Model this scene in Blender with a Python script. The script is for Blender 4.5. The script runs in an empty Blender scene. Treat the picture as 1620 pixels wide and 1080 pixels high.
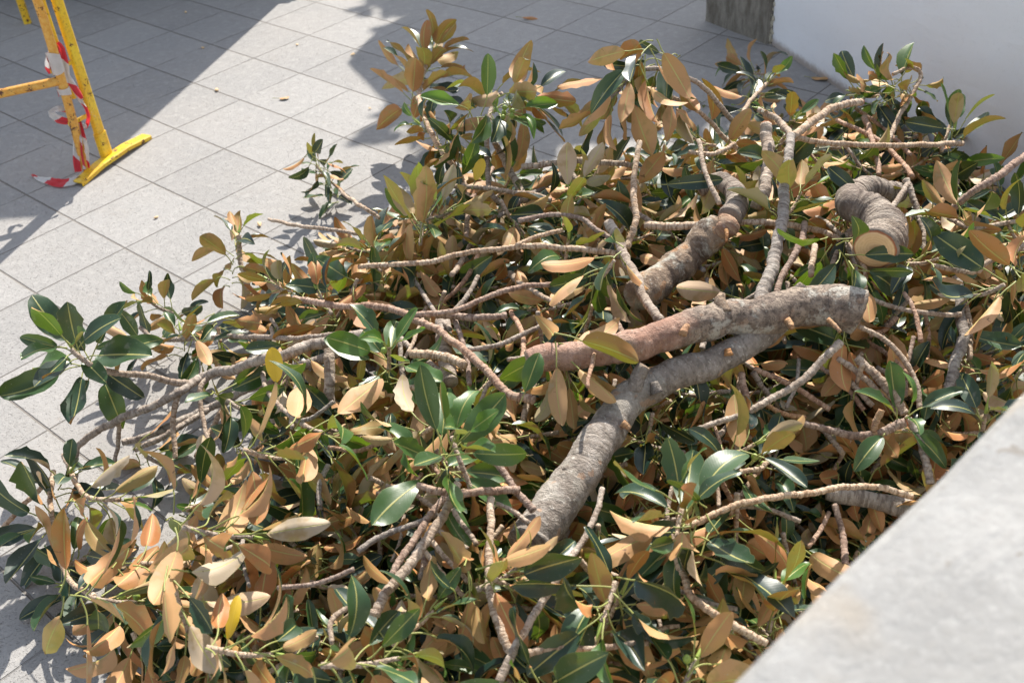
import bpy, bmesh, math, random
import numpy as np
from mathutils import Vector, Matrix, noise
C = bpy.context.scene
COL = C.collection
R = math.radians
random.seed(7)
rng = np.random.default_rng(11)

# ------------------------------------------------------------------ camera
CAMF, CAMH, PITCH, ROLL = 1709.118, 2.1986, 0.634008, -0.0848185
TILE, TYAW, TOX, TOY = 0.4, -0.7655130, -1.0212173, 6.1286897
cam_d = bpy.data.cameras.new('camera'); cam = bpy.data.objects.new('camera', cam_d); COL.objects.link(cam)
cam_d.sensor_width = 36; cam_d.lens = CAMF * 36 / 1620
cam_d.clip_start = 0.05; cam_d.clip_end = 500
cp, sp = math.cos(PITCH), math.sin(PITCH); cr, sr = math.cos(ROLL), math.sin(ROLL)
X0 = Vector((1, 0, 0)); F0 = Vector((0, cp, -sp)); U0 = Vector((0, sp, cp))
CR = X0 * cr + U0 * sr          # image right in world
CU = U0 * cr - X0 * sr          # image up in world
cam.matrix_world = Matrix(((CR.x, CU.x, -F0.x, 0), (CR.y, CU.y, -F0.y, 0), (CR.z, CU.z, -F0.z, CAMH), (0, 0, 0, 1)))
cam_d.dof.use_dof = True; cam_d.dof.focus_distance = 3.0; cam_d.dof.aperture_fstop = 4.5
C.camera = cam

# ------------------------------------------------------------------ light
SUN_EL, SUN_AZ = R(41), R(74.5)
w = bpy.data.worlds.new('World'); C.world = w; w.use_nodes = True
nt = w.node_tree; bg = nt.nodes['Background']
sky = nt.nodes.new('ShaderNodeTexSky'); sky.sky_type = 'NISHITA'; sky.sun_disc = False
sky.sun_elevation = SUN_EL; sky.sun_rotation = math.pi / 2 - SUN_AZ
wb = nt.nodes.new('ShaderNodeHueSaturation'); wb.inputs['Saturation'].default_value = .5   # white balance of the open-shade light
nt.links.new(sky.outputs[0], wb.inputs['Color']); nt.links.new(wb.outputs[0], bg.inputs[0]); bg.inputs[1].default_value = 0.15
sd = bpy.data.lights.new('sun', 'SUN'); sd.energy = 5.0; sd.angle = R(0.53); sd.color = (1, 0.94, 0.85)
so = bpy.data.objects.new('sun', sd); COL.objects.link(so)
SDIR = Vector((math.cos(SUN_AZ) * math.cos(SUN_EL), math.sin(SUN_AZ) * math.cos(SUN_EL), math.sin(SUN_EL)))
so.rotation_euler = SDIR.to_track_quat('Z', 'Y').to_euler()
C.view_settings.view_transform = 'Standard'; C.view_settings.look = 'None'
C.view_settings.exposure = 0.68; C.view_settings.gamma = 1

# ------------------------------------------------------------------ photograph pixel -> point of the place
def ray(x, y):
    return F0 + CR * ((x - 810) / CAMF) - CU * ((y - 540) / CAMF)
def gpt(x, y, z=0.0):
    d = ray(x, y); t = (z - CAMH) / d.z
    return Vector((d.x * t, d.y * t, z))
POLY = [(-1.02, 1.0), (-1.0, 1.9), (-.88, 2.5), (-.98, 3.05), (-.9, 3.45), (-.45, 3.85), (-.05, 4.05), (.35, 4.15), (.9, 4.3),
        (1.45, 4.5), (1.75, 4.4), (2.1, 3.2), (2.45, 1.8), (2.3, 1.2), (1.0, 1.1), (.4, .9), (-.6, .8)]
def edge_dist(x, y):
    ins = False; d = 9; n = len(POLY)
    for i in range(n):
        x1, y1 = POLY[i]; x2, y2 = POLY[(i + 1) % n]
        if (y1 > y) != (y2 > y) and x < (x2 - x1) * (y - y1) / (y2 - y1) + x1: ins = not ins
        ex, ey = x2 - x1, y2 - y1
        t = max(0, min(1, ((x - x1) * ex + (y - y1) * ey) / (ex * ex + ey * ey)))
        d = min(d, math.hypot(x - x1 - ex * t, y - y1 - ey * t))
    return d if ins else -d
def heap(x, y):
    d = edge_dist(x, y)
    if d <= 0: return 0.0
    h = 0.40 * (1 - math.exp(-d / 0.28))
    h += 0.06 * noise.noise(Vector((x * 2.1, y * 2.1, 3.3))) * min(1, d / .3)
    # a hollow in the lower right, under the parapet
    h -= 0.20 * math.exp(-(((x - .85) / .40) ** 2 + ((y - 1.75) / .38) ** 2))
    return max(h, 0.02)
def at(x, y, lift=0.0):
    d = ray(x, y); t = 0.4 / d.length; prev = t
    while t < 14:
        p = d * t; z = CAMH + p.z
        if z <= heap(p.x, p.y) + lift: break
        prev = t; t += 0.02
    lo, hi = prev, t
    for _ in range(9):
        m = (lo + hi) / 2; p = d * m
        if CAMH + p.z <= heap(p.x, p.y) + lift: hi = m
        else: lo = m
    p = d * hi
    return Vector((p.x, p.y, CAMH + p.z))
def px2m(P, px):
    v = P - Vector((0, 0, CAMH)); return px * v.dot(F0) / CAMF

# ------------------------------------------------------------------ materials
class N:
    def __init__(s, name):
        s.m = bpy.data.materials.new(name); s.m.use_nodes = True; s.t = s.m.node_tree
        s.b = s.t.nodes['Principled BSDF']; s.out = s.t.nodes['Material Output']
    def n(s, typ, **kw):
        o = s.t.nodes.new('ShaderNode' + typ)
        for k, v in kw.items(): setattr(o, k, v)
        return o
    def l(s, a, b): s.t.links.new(a, b)
    def setv(s, inp, v):
        if hasattr(v, 'links'): s.l(v, inp)
        else: inp.default_value = v
    def math(s, op, a, b=0.0, c=0.0):
        o = s.n('Math', operation=op)
        for i, v in enumerate((a, b, c)): s.setv(o.inputs[i], v)
        return o.outputs[0]
    def mix(s, f, a, b, mode='MIX'):
        o = s.n('Mix', data_type='RGBA', blend_type=mode)
        s.setv(o.inputs[0], f)
        for i, v in ((6, a), (7, b)):
            if isinstance(v, tuple): v = (*v, 1) if len(v) == 3 else v
            s.setv(o.inputs[i], v)
        return o.outputs[2]
    def noise(s, vec, scale, detail=4, rough=.55, dist=0):
        o = s.n('TexNoise'); o.inputs['Scale'].default_value = scale; o.inputs['Detail'].default_value = detail
        o.inputs['Roughness'].default_value = rough; o.inputs['Distortion'].default_value = dist
        if vec is not None: s.l(vec, o.inputs['Vector'])
        return o.outputs[0]
    def ramp(s, v, a, b):
        o = s.n('MapRange'); o.interpolation_type = 'SMOOTHSTEP'
        s.setv(o.inputs[0], v); o.inputs[1].default_value = a; o.inputs[2].default_value = b
        return o.outputs[0]
    def bump(s, h, strength, dist, normal=None):
        o = s.n('Bump'); o.inputs['Strength'].default_value = strength; o.inputs['Distance'].default_value = dist
        s.l(h, o.inputs['Height'])
        if normal is not None: s.l(normal, o.inputs['Normal'])
        return o.outputs[0]
    def col(s, v): s.setv(s.b.inputs['Base Color'], (*v, 1) if isinstance(v, tuple) else v)
    def rough(s, v): s.setv(s.b.inputs['Roughness'], v)
    def nrm(s, v): s.l(v, s.b.inputs['Normal'])
    def spec(s, v): s.b.inputs['Specular IOR Level'].default_value = v

def m_leaf():
    g = N('leaf')
    at_ = g.n('Attribute', attribute_name='tone'); sp_ = g.n('SeparateColor'); g.l(at_.outputs['Color'], sp_.inputs[0])
    tone, fresh, yel = sp_.outputs
    uv = g.n('UVMap', uv_map='uv'); su = g.n('SeparateXYZ'); g.l(uv.outputs[0], su.inputs[0])
    u, v = su.outputs[0], su.outputs[1]
    geo = g.n('NewGeometry'); back = geo.outputs['Backfacing']
    pos = g.n('TexCoord').outputs['Object']
    n1 = g.noise(pos, 22, 3); n2 = g.noise(pos, 160, 3)
    dark = g.mix(tone, (.007, .026, .020), (.015, .042, .028))
    front = g.mix(fresh, dark, (.085, .20, .028))
    rust = g.mix(g.ramp(tone, .0, .62), (.42, .155, .042), (.55, .29, .125))
    rust = g.mix(g.ramp(tone, .80, .99), rust, (.50, .40, .28))
    b2 = g.mix(g.math('MULTIPLY', g.ramp(n1, .50, .66), .6), rust, (.34, .22, .075))
    b3 = g.mix(g.math('MULTIPLY', g.math('SUBTRACT', fresh, .12), .8), b2, (.30, .26, .060))
    va = g.math('ABSOLUTE', g.math('SUBTRACT', v, .5))
    # side veins: fine herring-bone
    vein = g.math('SINE', g.math('MULTIPLY', g.math('SUBTRACT', u, g.math('MULTIPLY', va, .35)), 150))
    veinm = g.ramp(vein, .6, 1.0)
    front = g.mix(g.math('MULTIPLY', veinm, .10), front, (.08, .14, .05))
    b3 = g.mix(g.math('MULTIPLY', veinm, .09), b3, (.46, .36, .14))
    base = g.mix(back, front, b3)
    rib = g.ramp(va, .036, .016)
    base = g.mix(g.math('MULTIPLY', rib, .85), base, (.50, .47, .15))
    edge = g.ramp(va, .478, .492)
    base = g.mix(g.math('MULTIPLY', edge, .35), base, (.30, .30, .10))
    blem = g.math('MULTIPLY', g.math('MAXIMUM', g.ramp(n2, .68, .73), g.math('MULTIPLY', g.ramp(n1, .64, .74), .5)), .5)
    base = g.mix(blem, base, (.42, .40, .34))
    n4 = g.noise(pos, 60, 3, .5, 1.0)     # torn, dried brown blotches
    base = g.mix(g.math('MULTIPLY', g.ramp(n4, .72, .75), .8), base, (.16, .075, .03))
    base = g.mix(yel, base, (.78, .52, .025))
    g.col(base)
    g.rough(g.math('ADD', .30, g.math('ADD', g.math('MULTIPLY', back, .24), g.math('MULTIPLY', n1, .18))))
    g.spec(.6)
    h = g.math('ADD', g.math('MULTIPLY', vein, .03), g.math('ADD', g.math('MULTIPLY', rib, 1.2), g.math('MULTIPLY', n1, 1.0)))
    nb = g.bump(h, .35, .0015); g.nrm(nb)
    tr = g.n('BsdfTranslucent')
    tc = g.mix(fresh, (.16, .20, .015), (.30, .55, .03)); tc = g.mix(yel, tc, (.8, .5, .01))
    g.l(tc, tr.inputs[0]); g.l(nb, tr.inputs['Normal'])
    ms = g.n('MixShader'); g.setv(ms.inputs[0], g.math('ADD', .04, g.math('MULTIPLY', fresh, .30)))
    g.l(g.b.outputs[0], ms.inputs[1]); g.l(tr.outputs[0], ms.inputs[2]); g.l(ms.outputs[0], g.out.inputs[0])
    return g.m
def m_simple(name, col, rough=.5, spec=.5, bscale=0, bstr=.3, var=.25):
    g = N(name); p = g.n('TexCoord').outputs['Object']
    n_ = g.noise(p, bscale or 30, 4)
    c2 = tuple(c * (1 - var) for c in col)
    g.col(g.mix(n_, c2, tuple(min(1, c * (1 + var)) for c in col))); g.rough(rough); g.spec(spec)
    if bscale: g.nrm(g.bump(n_, bstr, .003))
    return g.m
def m_bark(name, c1, c2, c3, ring=55, lichen=0.0, white=.3, scar=0.0, bd=.005, us=2.2, rc=.8, two=None):
    g = N(name)
    uv = g.n('UVMap', uv_map='uv'); pos = g.n('TexCoord').outputs['Object']
    oi = g.n('ObjectInfo').outputs['Random']
    su = g.n('SeparateXYZ'); g.l(uv.outputs[0], su.inputs[0])
    # rings run round the branch: noise stretched along u
    mp = g.n('Mapping'); g.l(uv.outputs[0], mp.inputs[0]); mp.inputs['Scale'].default_value = (us, ring * 2.2, 1)
    rg = g.noise(mp.outputs[0], 1, 4, .6, .6)
    n1 = g.noise(pos, 14, 5, .6); n2 = g.noise(pos, 90, 4, .65); n3 = g.noise(pos, 330, 3)
    c = g.mix(g.ramp(n1, .35, .65), c1, c2)
    c = g.mix(g.math('MULTIPLY', g.ramp(rg, .46, .60), rc), c, c3)
    c = g.mix(g.math('MULTIPLY', g.ramp(n2, .57, .72), white), c, (.60, .56, .50))
    c = g.mix(g.math('MULTIPLY', g.ramp(n2, .43, .34), .45), c, tuple(k * .45 for k in c1))
    if two:     # the same limb further along: crusted grey bark, the change ragged and gradual
        d1, d2, v0, v1 = two
        f2 = g.ramp(g.math('ADD', su.outputs[1], g.math('MULTIPLY', g.math('SUBTRACT', g.noise(pos, 13, 6, .75), .5), .40)), v0, v1)
        cc = g.mix(g.ramp(g.noise(pos, 30, 6, .75, .4), .40, .62), d1, d2)
        cc = g.mix(g.math('MULTIPLY', g.ramp(g.noise(pos, 11, 5, .7), .53, .60), .85), cc, (.56, .52, .44))
        cc = g.mix(g.math('MULTIPLY', g.ramp(n2, .5, .36), .6), cc, (.06, .045, .035))
        c = g.mix(f2, c, cc)
    if lichen:
        lm = g.math('MULTIPLY', g.ramp(g.noise(pos, 9, 6, .7, .5), .50, .60), lichen)
        c = g.mix(lm, c, g.mix(n2, (.30, .28, .22), (.62, .60, .54)))
    if scar:
        sm = g.math('MULTIPLY', g.ramp(g.noise(pos, 26, 2, .4), .66, .69), scar)
        c = g.mix(sm, c, (.50, .24, .10))
    hs = g.n('HueSaturation'); g.l(c, hs.inputs['Color']); g.setv(hs.inputs['Value'], g.math('ADD', .82, g.math('MULTIPLY', oi, .4)))
    g.setv(hs.inputs['Saturation'], g.math('ADD', .75, g.math('MULTIPLY', oi, .35)))
    g.col(hs.outputs[0]); g.rough(.8); g.spec(.3)
    h = g.math('ADD', g.math('MULTIPLY', rg, 1.3), g.math('ADD', g.math('MULTIPLY', n2, 1.1), g.math('MULTIPLY', n3, .5)))
    g.nrm(g.bump(h, 1.0, bd))
    return g.m
def m_wood(name, c1, c2, rim=(.36, .14, .07)):
    g = N(name); pos = g.n('TexCoord').outputs['Generated']
    uv = g.n('UVMap', uv_map='uv'); su = g.n('SeparateXYZ'); g.l(uv.outputs[0], su.inputs[0])
    r = su.outputs[0]
    n_ = g.noise(g.n('TexCoord').outputs['Object'], 60, 5)
    rings = g.math('SINE', g.math('ADD', g.math('MULTIPLY', r, 46), g.math('MULTIPLY', n_, 7)))
    c = g.mix(g.math('MULTIPLY', g.ramp(rings, -.5, 1), .35), c1, c2)
    c = g.mix(g.math('MULTIPLY', g.ramp(n_, .5, .7), .4), c, tuple(min(1, k * 1.25) for k in c1))
    c = g.mix(g.ramp(r, .86, .95), c, rim)
    g.col(c); g.rough(.8); g.spec(.25); g.nrm(g.bump(n_, .5, .002))
    return g.m

M = {}
M['leaf'] = m_leaf()
M['stalk'] = m_simple('leaf_stalk', (.31, .33, .10), .5, .4, 40, .1, .25)
M['bud'] = m_simple('bud', (.30, .40, .08), .4, .5, 50, .1, .2)
M['fig'] = m_simple('fig', (.26, .36, .07), .4, .5, 300, .3, .25)
M['twig'] = m_bark('twig_bark', (.46, .34, .24), (.60, .48, .365), (.24, .15, .095), 60, 0, .4)
M['twig_red'] = m_bark('reddish_twig_bark', (.42, .26, .175), (.54, .38, .28), (.22, .12, .08), 60, 0, .3)
M['grey'] = m_bark('grey_bark', (.36, .29, .235), (.52, .44, .365), (.20, .15, .115), 45, .2, .55)
M['log'] = m_bark('smooth_grey_log_bark', (.22, .185, .155), (.34, .30, .265), (.11, .09, .07), 38, .3, .8, .3, .005, us=9, rc=.5)
M['redlog'] = m_bark('red_brown_log_bark', (.36, .20, .13), (.50, .32, .22), (.24, .12, .075), 9, .12, .3, .3, .006)
M['mainlog'] = m_bark('red_brown_to_crusted_bark', (.42, .205, .125), (.56, .33, .225), (.27, .125, .075), 11, .0, .35, .25, .007, us=1.6, rc=.5, two=((.20, .145, .11), (.42, .32, .235), .30, .46))
M['crust'] = m_bark('crusty_log_bark', (.17, .125, .095), (.40, .30, .215), (.11, .08, .06), 8, .95, .6, .35, .010)
M['ringed'] = m_bark('ringed_bark', (.27, .21, .165), (.40, .33, .265), (.10, .07, .055), 26, .1, .3, 0, .008)
M['cut'] = m_wood('fresh_cut_wood', (.78, .55, .31), (.66, .42, .20))
M['dry_end'] = m_wood('weathered_end_wood', (.42, .32, .23), (.30, .22, .155), (.26, .19, .14))
M['torn'] = m_bark('torn_wood', (.44, .22, .10), (.56, .34, .17), (.30, .13, .06), 90, .15, .4)

# ------------------------------------------------------------------ object helpers
def link(o, parent=None, label=None, cat=None, group=None, kind=None):
    COL.objects.link(o)
    if parent is not None: o.parent = parent; o.matrix_parent_inverse = parent.matrix_world.inverted() if parent.type != 'X' else Matrix()
    if label: o['label'] = label
    if cat: o['category'] = cat
    if group: o['group'] = group
    if kind: o['kind'] = kind
    return o
def empty(name, loc, label, cat, group=None):
    o = bpy.data.objects.new(name, None); o.empty_display_size = .05
    o.matrix_world = Matrix.Translation(loc)
    link(o, None, label, cat, group)
    return o
def mesh_np(name, V, Fq, mat, parent=None, uv=None, tone=None, smooth=True, origin=None, **kw):
    """V (n,3) world coordinates, Fq (m,4) quads."""
    V = np.asarray(V, dtype=np.float32); Fq = np.asarray(Fq, dtype=np.int32)
    org = np.array(origin if origin is not None else V.mean(0), dtype=np.float32)
    me = bpy.data.meshes.new(name)
    me.vertices.add(len(V)); me.vertices.foreach_set('co', (V - org).ravel())
    me.loops.add(Fq.size); me.loops.foreach_set('vertex_index', Fq.ravel())
    me.polygons.add(len(Fq)); me.polygons.foreach_set('loop_start', np.arange(0, Fq.size, Fq.shape[1], dtype=np.int32))
    me.polygons.foreach_set('loop_total', np.full(len(Fq), Fq.shape[1], dtype=np.int32))
    if smooth: me.polygons.foreach_set('use_smooth', np.ones(len(Fq), dtype=bool))
    if uv is not None:
        l = me.uv_layers.new(name='uv'); l.data.foreach_set('uv', np.asarray(uv, dtype=np.float32)[Fq.ravel()].ravel())
    if tone is not None:
        a = me.color_attributes.new('tone', 'FLOAT_COLOR', 'POINT')
        a.data.foreach_set('color', np.asarray(tone, dtype=np.float32).ravel())
    me.update(calc_edges=True); me.validate()
    if isinstance(mat, (list, tuple)):
        for m_ in mat: me.materials.append(m_)
    else: me.materials.append(mat)
    o = bpy.data.objects.new(name, me); o.matrix_world = Matrix.Translation([float(k) for k in org])
    return link(o, parent, **kw)
def bm_obj(name, bm, mat, parent=None, smooth=False, loc=None, **kw):
    me = bpy.data.meshes.new(name)
    c = Vector(loc) if loc is not None else sum((v.co for v in bm.verts), Vector()) / max(1, len(bm.verts))
    for v in bm.verts: v.co -= c
    bmesh.ops.recalc_face_normals(bm, faces=bm.faces)
    bm.to_mesh(me); bm.free()
    if smooth: me.polygons.foreach_set('use_smooth', [True] * len(me.polygons))
    me.materials.append(mat)
    o = bpy.data.objects.new(name, me); o.matrix_world = Matrix.Translation(c)
    return link(o, parent, **kw)
def unit(v): return v / max(1e-9, np.linalg.norm(v))

# ---- leaf template
NT, NS = 12, 5
_t = np.linspace(0, 1, NT); _s = np.array([-1, -.52, 0, .52, 1.0])
def _wprof(t): return np.clip(np.sin(math.pi * np.clip(t, 0, 1) ** 1.02), 0, 1) ** 0.60
_t = .5 - .5 * np.cos(math.pi * _t) * (1 - .0) ; _t = .35 * np.linspace(0, 1, NT) + .65 * _t
TT, SS = np.meshgrid(_t, _s, indexing='ij'); TT = TT.ravel(); SS = SS.ravel()
WP = _wprof(TT); WP = np.where(TT > .999, 0.05, np.where(TT < .001, .04, WP))
LF = np.array([[i * NS + j, (i + 1) * NS + j, (i + 1) * NS + j + 1, i * NS + j + 1] for i in range(NT - 1) for j in range(NS - 1)])
LF = LF[:, ::-1]   # front face on the +normal (upper) side
LUV = np.stack([TT, SS * .5 + .5], 1)
class Leaves:
    def __init__(s): s.V = []; s.F = []; s.U = []; s.T = []; s.n = 0; s.PV = []; s.PF = []; s.pn = 0
    def leaf(s, base, D, Nn, L, W, fold=.25, bend=.3, wave=.04, tone=(0.5, 0, 0), twist=0., sweep=0.):
        D = unit(D); Nn = unit(Nn - D * np.dot(Nn, D)); S = np.cross(D, Nn)
        t = TT; q_ = .86 + .36 * ((tone[0] * 7.31) % 1); ex_ = .48 + .20 * ((tone[0] * 3.77) % 1)
        wp = np.clip(np.sin(math.pi * np.clip(t, 0, 1) ** q_), 0, 1) ** ex_; wp = np.where(t > .999, .06, np.where(t < .001, .04, wp))
        rag = .15 if (tone[0] * 11.3) % 1 > .86 else .03
        x = SS * wp * W * .5 * (1 + rag * np.sin(t * 21 + tone[0] * 50 + SS * 2) * np.abs(SS))
        # curl along the length: integrate a turning direction
        ang = bend * t ** 1.5
        along = L * t * (1 - ang * ang / 6); down = -L * t * ang * .6
        tw = twist * t
        fz = fold * np.abs(x) + wave * W * np.sin(t * 9 + tone[0] * 20) * SS * np.abs(SS)
        side = x * math.cos(fold * .6) + sweep * L * t * t
        nx = side * np.cos(tw) - fz * np.sin(tw); nz = side * np.sin(tw) + fz * np.cos(tw)
        P = base + np.outer(along, D) + np.outer(nx, S) + np.outer(nz + down, Nn)
        s.V.append(P); s.F.append(LF + s.n); s.U.append(LUV); s.n += len(P)
        s.T.append(np.tile([tone[0], tone[1], tone[2], 1.0], (len(P), 1)))
        # thick pale midrib on the underside comes from the material; the stalk is separate
    def stalk(s, a, d0, b, d1, r=.0017):
        L = np.linalg.norm(b - a) * .4; n = 6; pts = []
        for i in range(n):
            t = i / (n - 1); h = 1 - t
            pts.append(h ** 3 * a + 3 * h * h * t * (a + unit(d0) * L) + 3 * h * t * t * (b - unit(d1) * L) + t ** 3 * b)
        V, Fq = tube_np(pts, [r * 1.25, r, r, r, r, r * 1.1], 5)
        s.PV.append(V); s.PF.append(Fq + s.pn); s.pn += len(V)
    def build(s, parent, name='leaf_cluster', label=None):
        o = mesh_np(name, np.concatenate(s.V), np.concatenate(s.F), M['leaf'], parent, np.concatenate(s.U), np.concatenate(s.T))
        if label: o['label'] = label
        if s.PV: mesh_np('leaf_stalks', np.concatenate(s.PV), np.concatenate(s.PF), M['stalk'], o)
        return o
def frames(pts):
    pts = [np.asarray(p, float) for p in pts]; n = len(pts)
    T = [unit(pts[min(i + 1, n - 1)] - pts[max(i - 1, 0)]) for i in range(n)]
    a = np.array([0, 0, 1.]) if abs(T[0][2]) < .9 else np.array([1., 0, 0])
    u = unit(np.cross(T[0], a)); U = []
    for t in T:
        u = unit(u - t * np.dot(u, t)); U.append(u)
    return T, U
def tube_np(pts, rad, ns=8):
    T, U = frames(pts); V = []; F_ = []
    for i, p in enumerate(pts):
        p = np.asarray(p, float); b = np.cross(T[i], U[i])
        for k in range(ns):
            a = 2 * math.pi * k / ns
            V.append(p + (U[i] * math.cos(a) + b * math.sin(a)) * rad[i])
    for i in range(len(pts) - 1):
        for k in range(ns):
            k2 = (k + 1) % ns
            F_.append([i * ns + k, i * ns + k2, (i + 1) * ns + k2, (i + 1) * ns + k])
    return np.array(V), np.array(F_)
def spline(P, step):
    """Catmull-Rom through P, sampled about every `step` metres; returns points and the parameter 0..1."""
    P = [np.asarray(p, float) for p in P]
    Q = [2 * P[0] - P[1]] + P + [2 * P[-1] - P[-2]]
    out = []; par = []; m = len(P) - 1
    for i in range(m):
        a, b, c, d = Q[i:i + 4]; n = max(2, int(np.linalg.norm(c - b) / step))
        for k in range(n):
            t = k / n
            out.append(.5 * (2 * b + (c - a) * t + (2 * a - 5 * b + 4 * c - d) * t * t + (3 * b - a - 3 * c + d) * t ** 3)); par.append((i + t) / m)
    out.append(P[-1]); par.append(1.0)
    return out, par
def stick(name, P, r0, r1, mat, parent=None, ns=9, nodes=.019, bump=.12, lump=.10, caps=True, jit=.0, end=None, seed=None, slant=None, **kw):
    """A branch: rings every few mm, a raised leaf-scar ridge at each node, uneven girth, closed ends."""
    sd_ = seed if seed is not None else random.random() * 99
    step = min(.0055, nodes / 3.2) if max(r0, r1) < .02 else .006
    pts, par = spline(P, step)
    # small natural wiggle
    L = 0; Ls = [0]
    for i in range(1, len(pts)): L += np.linalg.norm(pts[i] - pts[i - 1]); Ls.append(L)
    wig = max(r0, r1) * (.55 if max(r0, r1) < .02 else .16) + jit
    for i, p in enumerate(pts):
        e = min(1, Ls[i] / .03, (L - Ls[i]) / .03)
        nv = noise.noise_vector(Vector((Ls[i] * 9 + sd_, sd_, 0))) + noise.noise_vector(Vector((Ls[i] * 27 + sd_, sd_, 4))) * .45; pts[i] = p + np.array(nv) * wig * max(0, e)
    rad = []
    for i in range(len(pts)):
        f = (Ls[i] / nodes + .35 * noise.noise(Vector((Ls[i] * 30, sd_, 1)))) % 1.0
        rg = bump * math.exp(-((f - .5) / (.13 if f < .5 else .24)) ** 2)
        r = r0 + (r1 - r0) * par[i]
        rad.append(r * (1 + rg + lump * noise.noise(Vector((Ls[i] * 14, sd_, 5)))))
    V, Fq = tube_np(pts, rad, ns)
    if slant is not None:
        T0 = unit(np.asarray(pts[0]) - np.asarray(pts[2])); sn = unit(np.asarray(slant, float)); c0 = np.asarray(pts[0], float)
        for i in range(len(pts)):
            k_ = max(0, 1 - Ls[i] / (rad[0] * 2.2))
            if k_ <= 0: break
            for j in range(ns):
                v = V[i * ns + j]; d = v - np.asarray(pts[i])
                V[i * ns + j] = v - T0 * (np.dot(d, sn) / np.dot(T0, sn)) * k_
    n = len(pts); UV = np.array([[k / ns if k <= ns / 2 else 1 - k / ns, Ls[i]] for i in range(n) for k in range(ns)])
    fl = .0016 if r0 > .02 else .0006
    if mat == 'crust': fl = .0035
    if mat == 'mainlog': fl = .0026
    if lump or r0 > .015:
        for j in range(len(V)):
            i = j // ns; c = np.asarray(pts[i]); d = V[j] - c
            k = 1 + lump * .9 * noise.noise(Vector(V[j] * (.55 / max(r0, r1)) + sd_))
            V[j] = c + d * (k + (fl / np.linalg.norm(d)) * (noise.noise(Vector(V[j]) * 70 + Vector((sd_, 0, 0))) + .5 * noise.noise(Vector(V[j]) * 160)))
    Vl = list(V); Fl = list(Fq); UVl = list(UV)
    for e in ((0, -1) if caps else ()):
        i = 0 if e == 0 else n - 1
        Vl.append(np.asarray(pts[i], float)); UVl.append([.5, Ls[i]]); ci = len(Vl) - 1
        for k in range(0, ns):
            k2 = (k + 1) % ns; a, b = i * ns + k, i * ns + k2
            Fl.append([ci, b, a, a] if e == 0 else [ci, a, b, b])
    o = None
    quads = [f for f in Fl if f[2] != f[3]]; tris = [f[:3] for f in Fl if f[2] == f[3]]
    me = bpy.data.meshes.new(name); org = np.asarray(pts[0], float)
    me.from_pydata([tuple(v - org) for v in Vl], [], [tuple(int(q) for q in f) for f in quads + tris])
    uvl = me.uv_layers.new(name='uv')
    li = np.empty(len(me.loops), dtype=np.int32); me.loops.foreach_get('vertex_index', li)
    uvl.data.foreach_set('uv', np.asarray(UVl, dtype=np.float32)[li].ravel())
    me.polygons.foreach_set('use_smooth', np.ones(len(me.polygons), dtype=bool))
    me.materials.append(M[mat] if isinstance(mat, str) else mat)
    o = bpy.data.objects.new(name, me); o.matrix_world = Matrix.Translation([float(k) for k in org])
    link(o, parent, **kw)
    ring0 = V[:ns]; ring1 = V[(n - 1) * ns:]
    return o, pts, rad, (ring0, ring1)
def cut_face(ring, outward, parent, mat='cut', name='cut_end', scale=.97, push=.002):
    c = ring.mean(0); out = unit(outward); ns = len(ring)
    rows = [0, .35, .7, .93, 1.0]; V = []; UV = []
    for q in rows:
        for k in range(ns):
            d = (ring[k] - c) * q * scale
            V.append(c + d + out * (push + (.0015 if q < .97 else -.004) + .0012 * math.sin(k * 2.3 + q * 9))); UV.append([q, k / ns])
    F_ = [[i * ns + k, i * ns + (k + 1) % ns, (i + 1) * ns + (k + 1) % ns, (i + 1) * ns + k] for i in range(len(rows) - 1) for k in range(ns)]
    return mesh_np(name, V, F_, M[mat], parent, UV, smooth=False)

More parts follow.
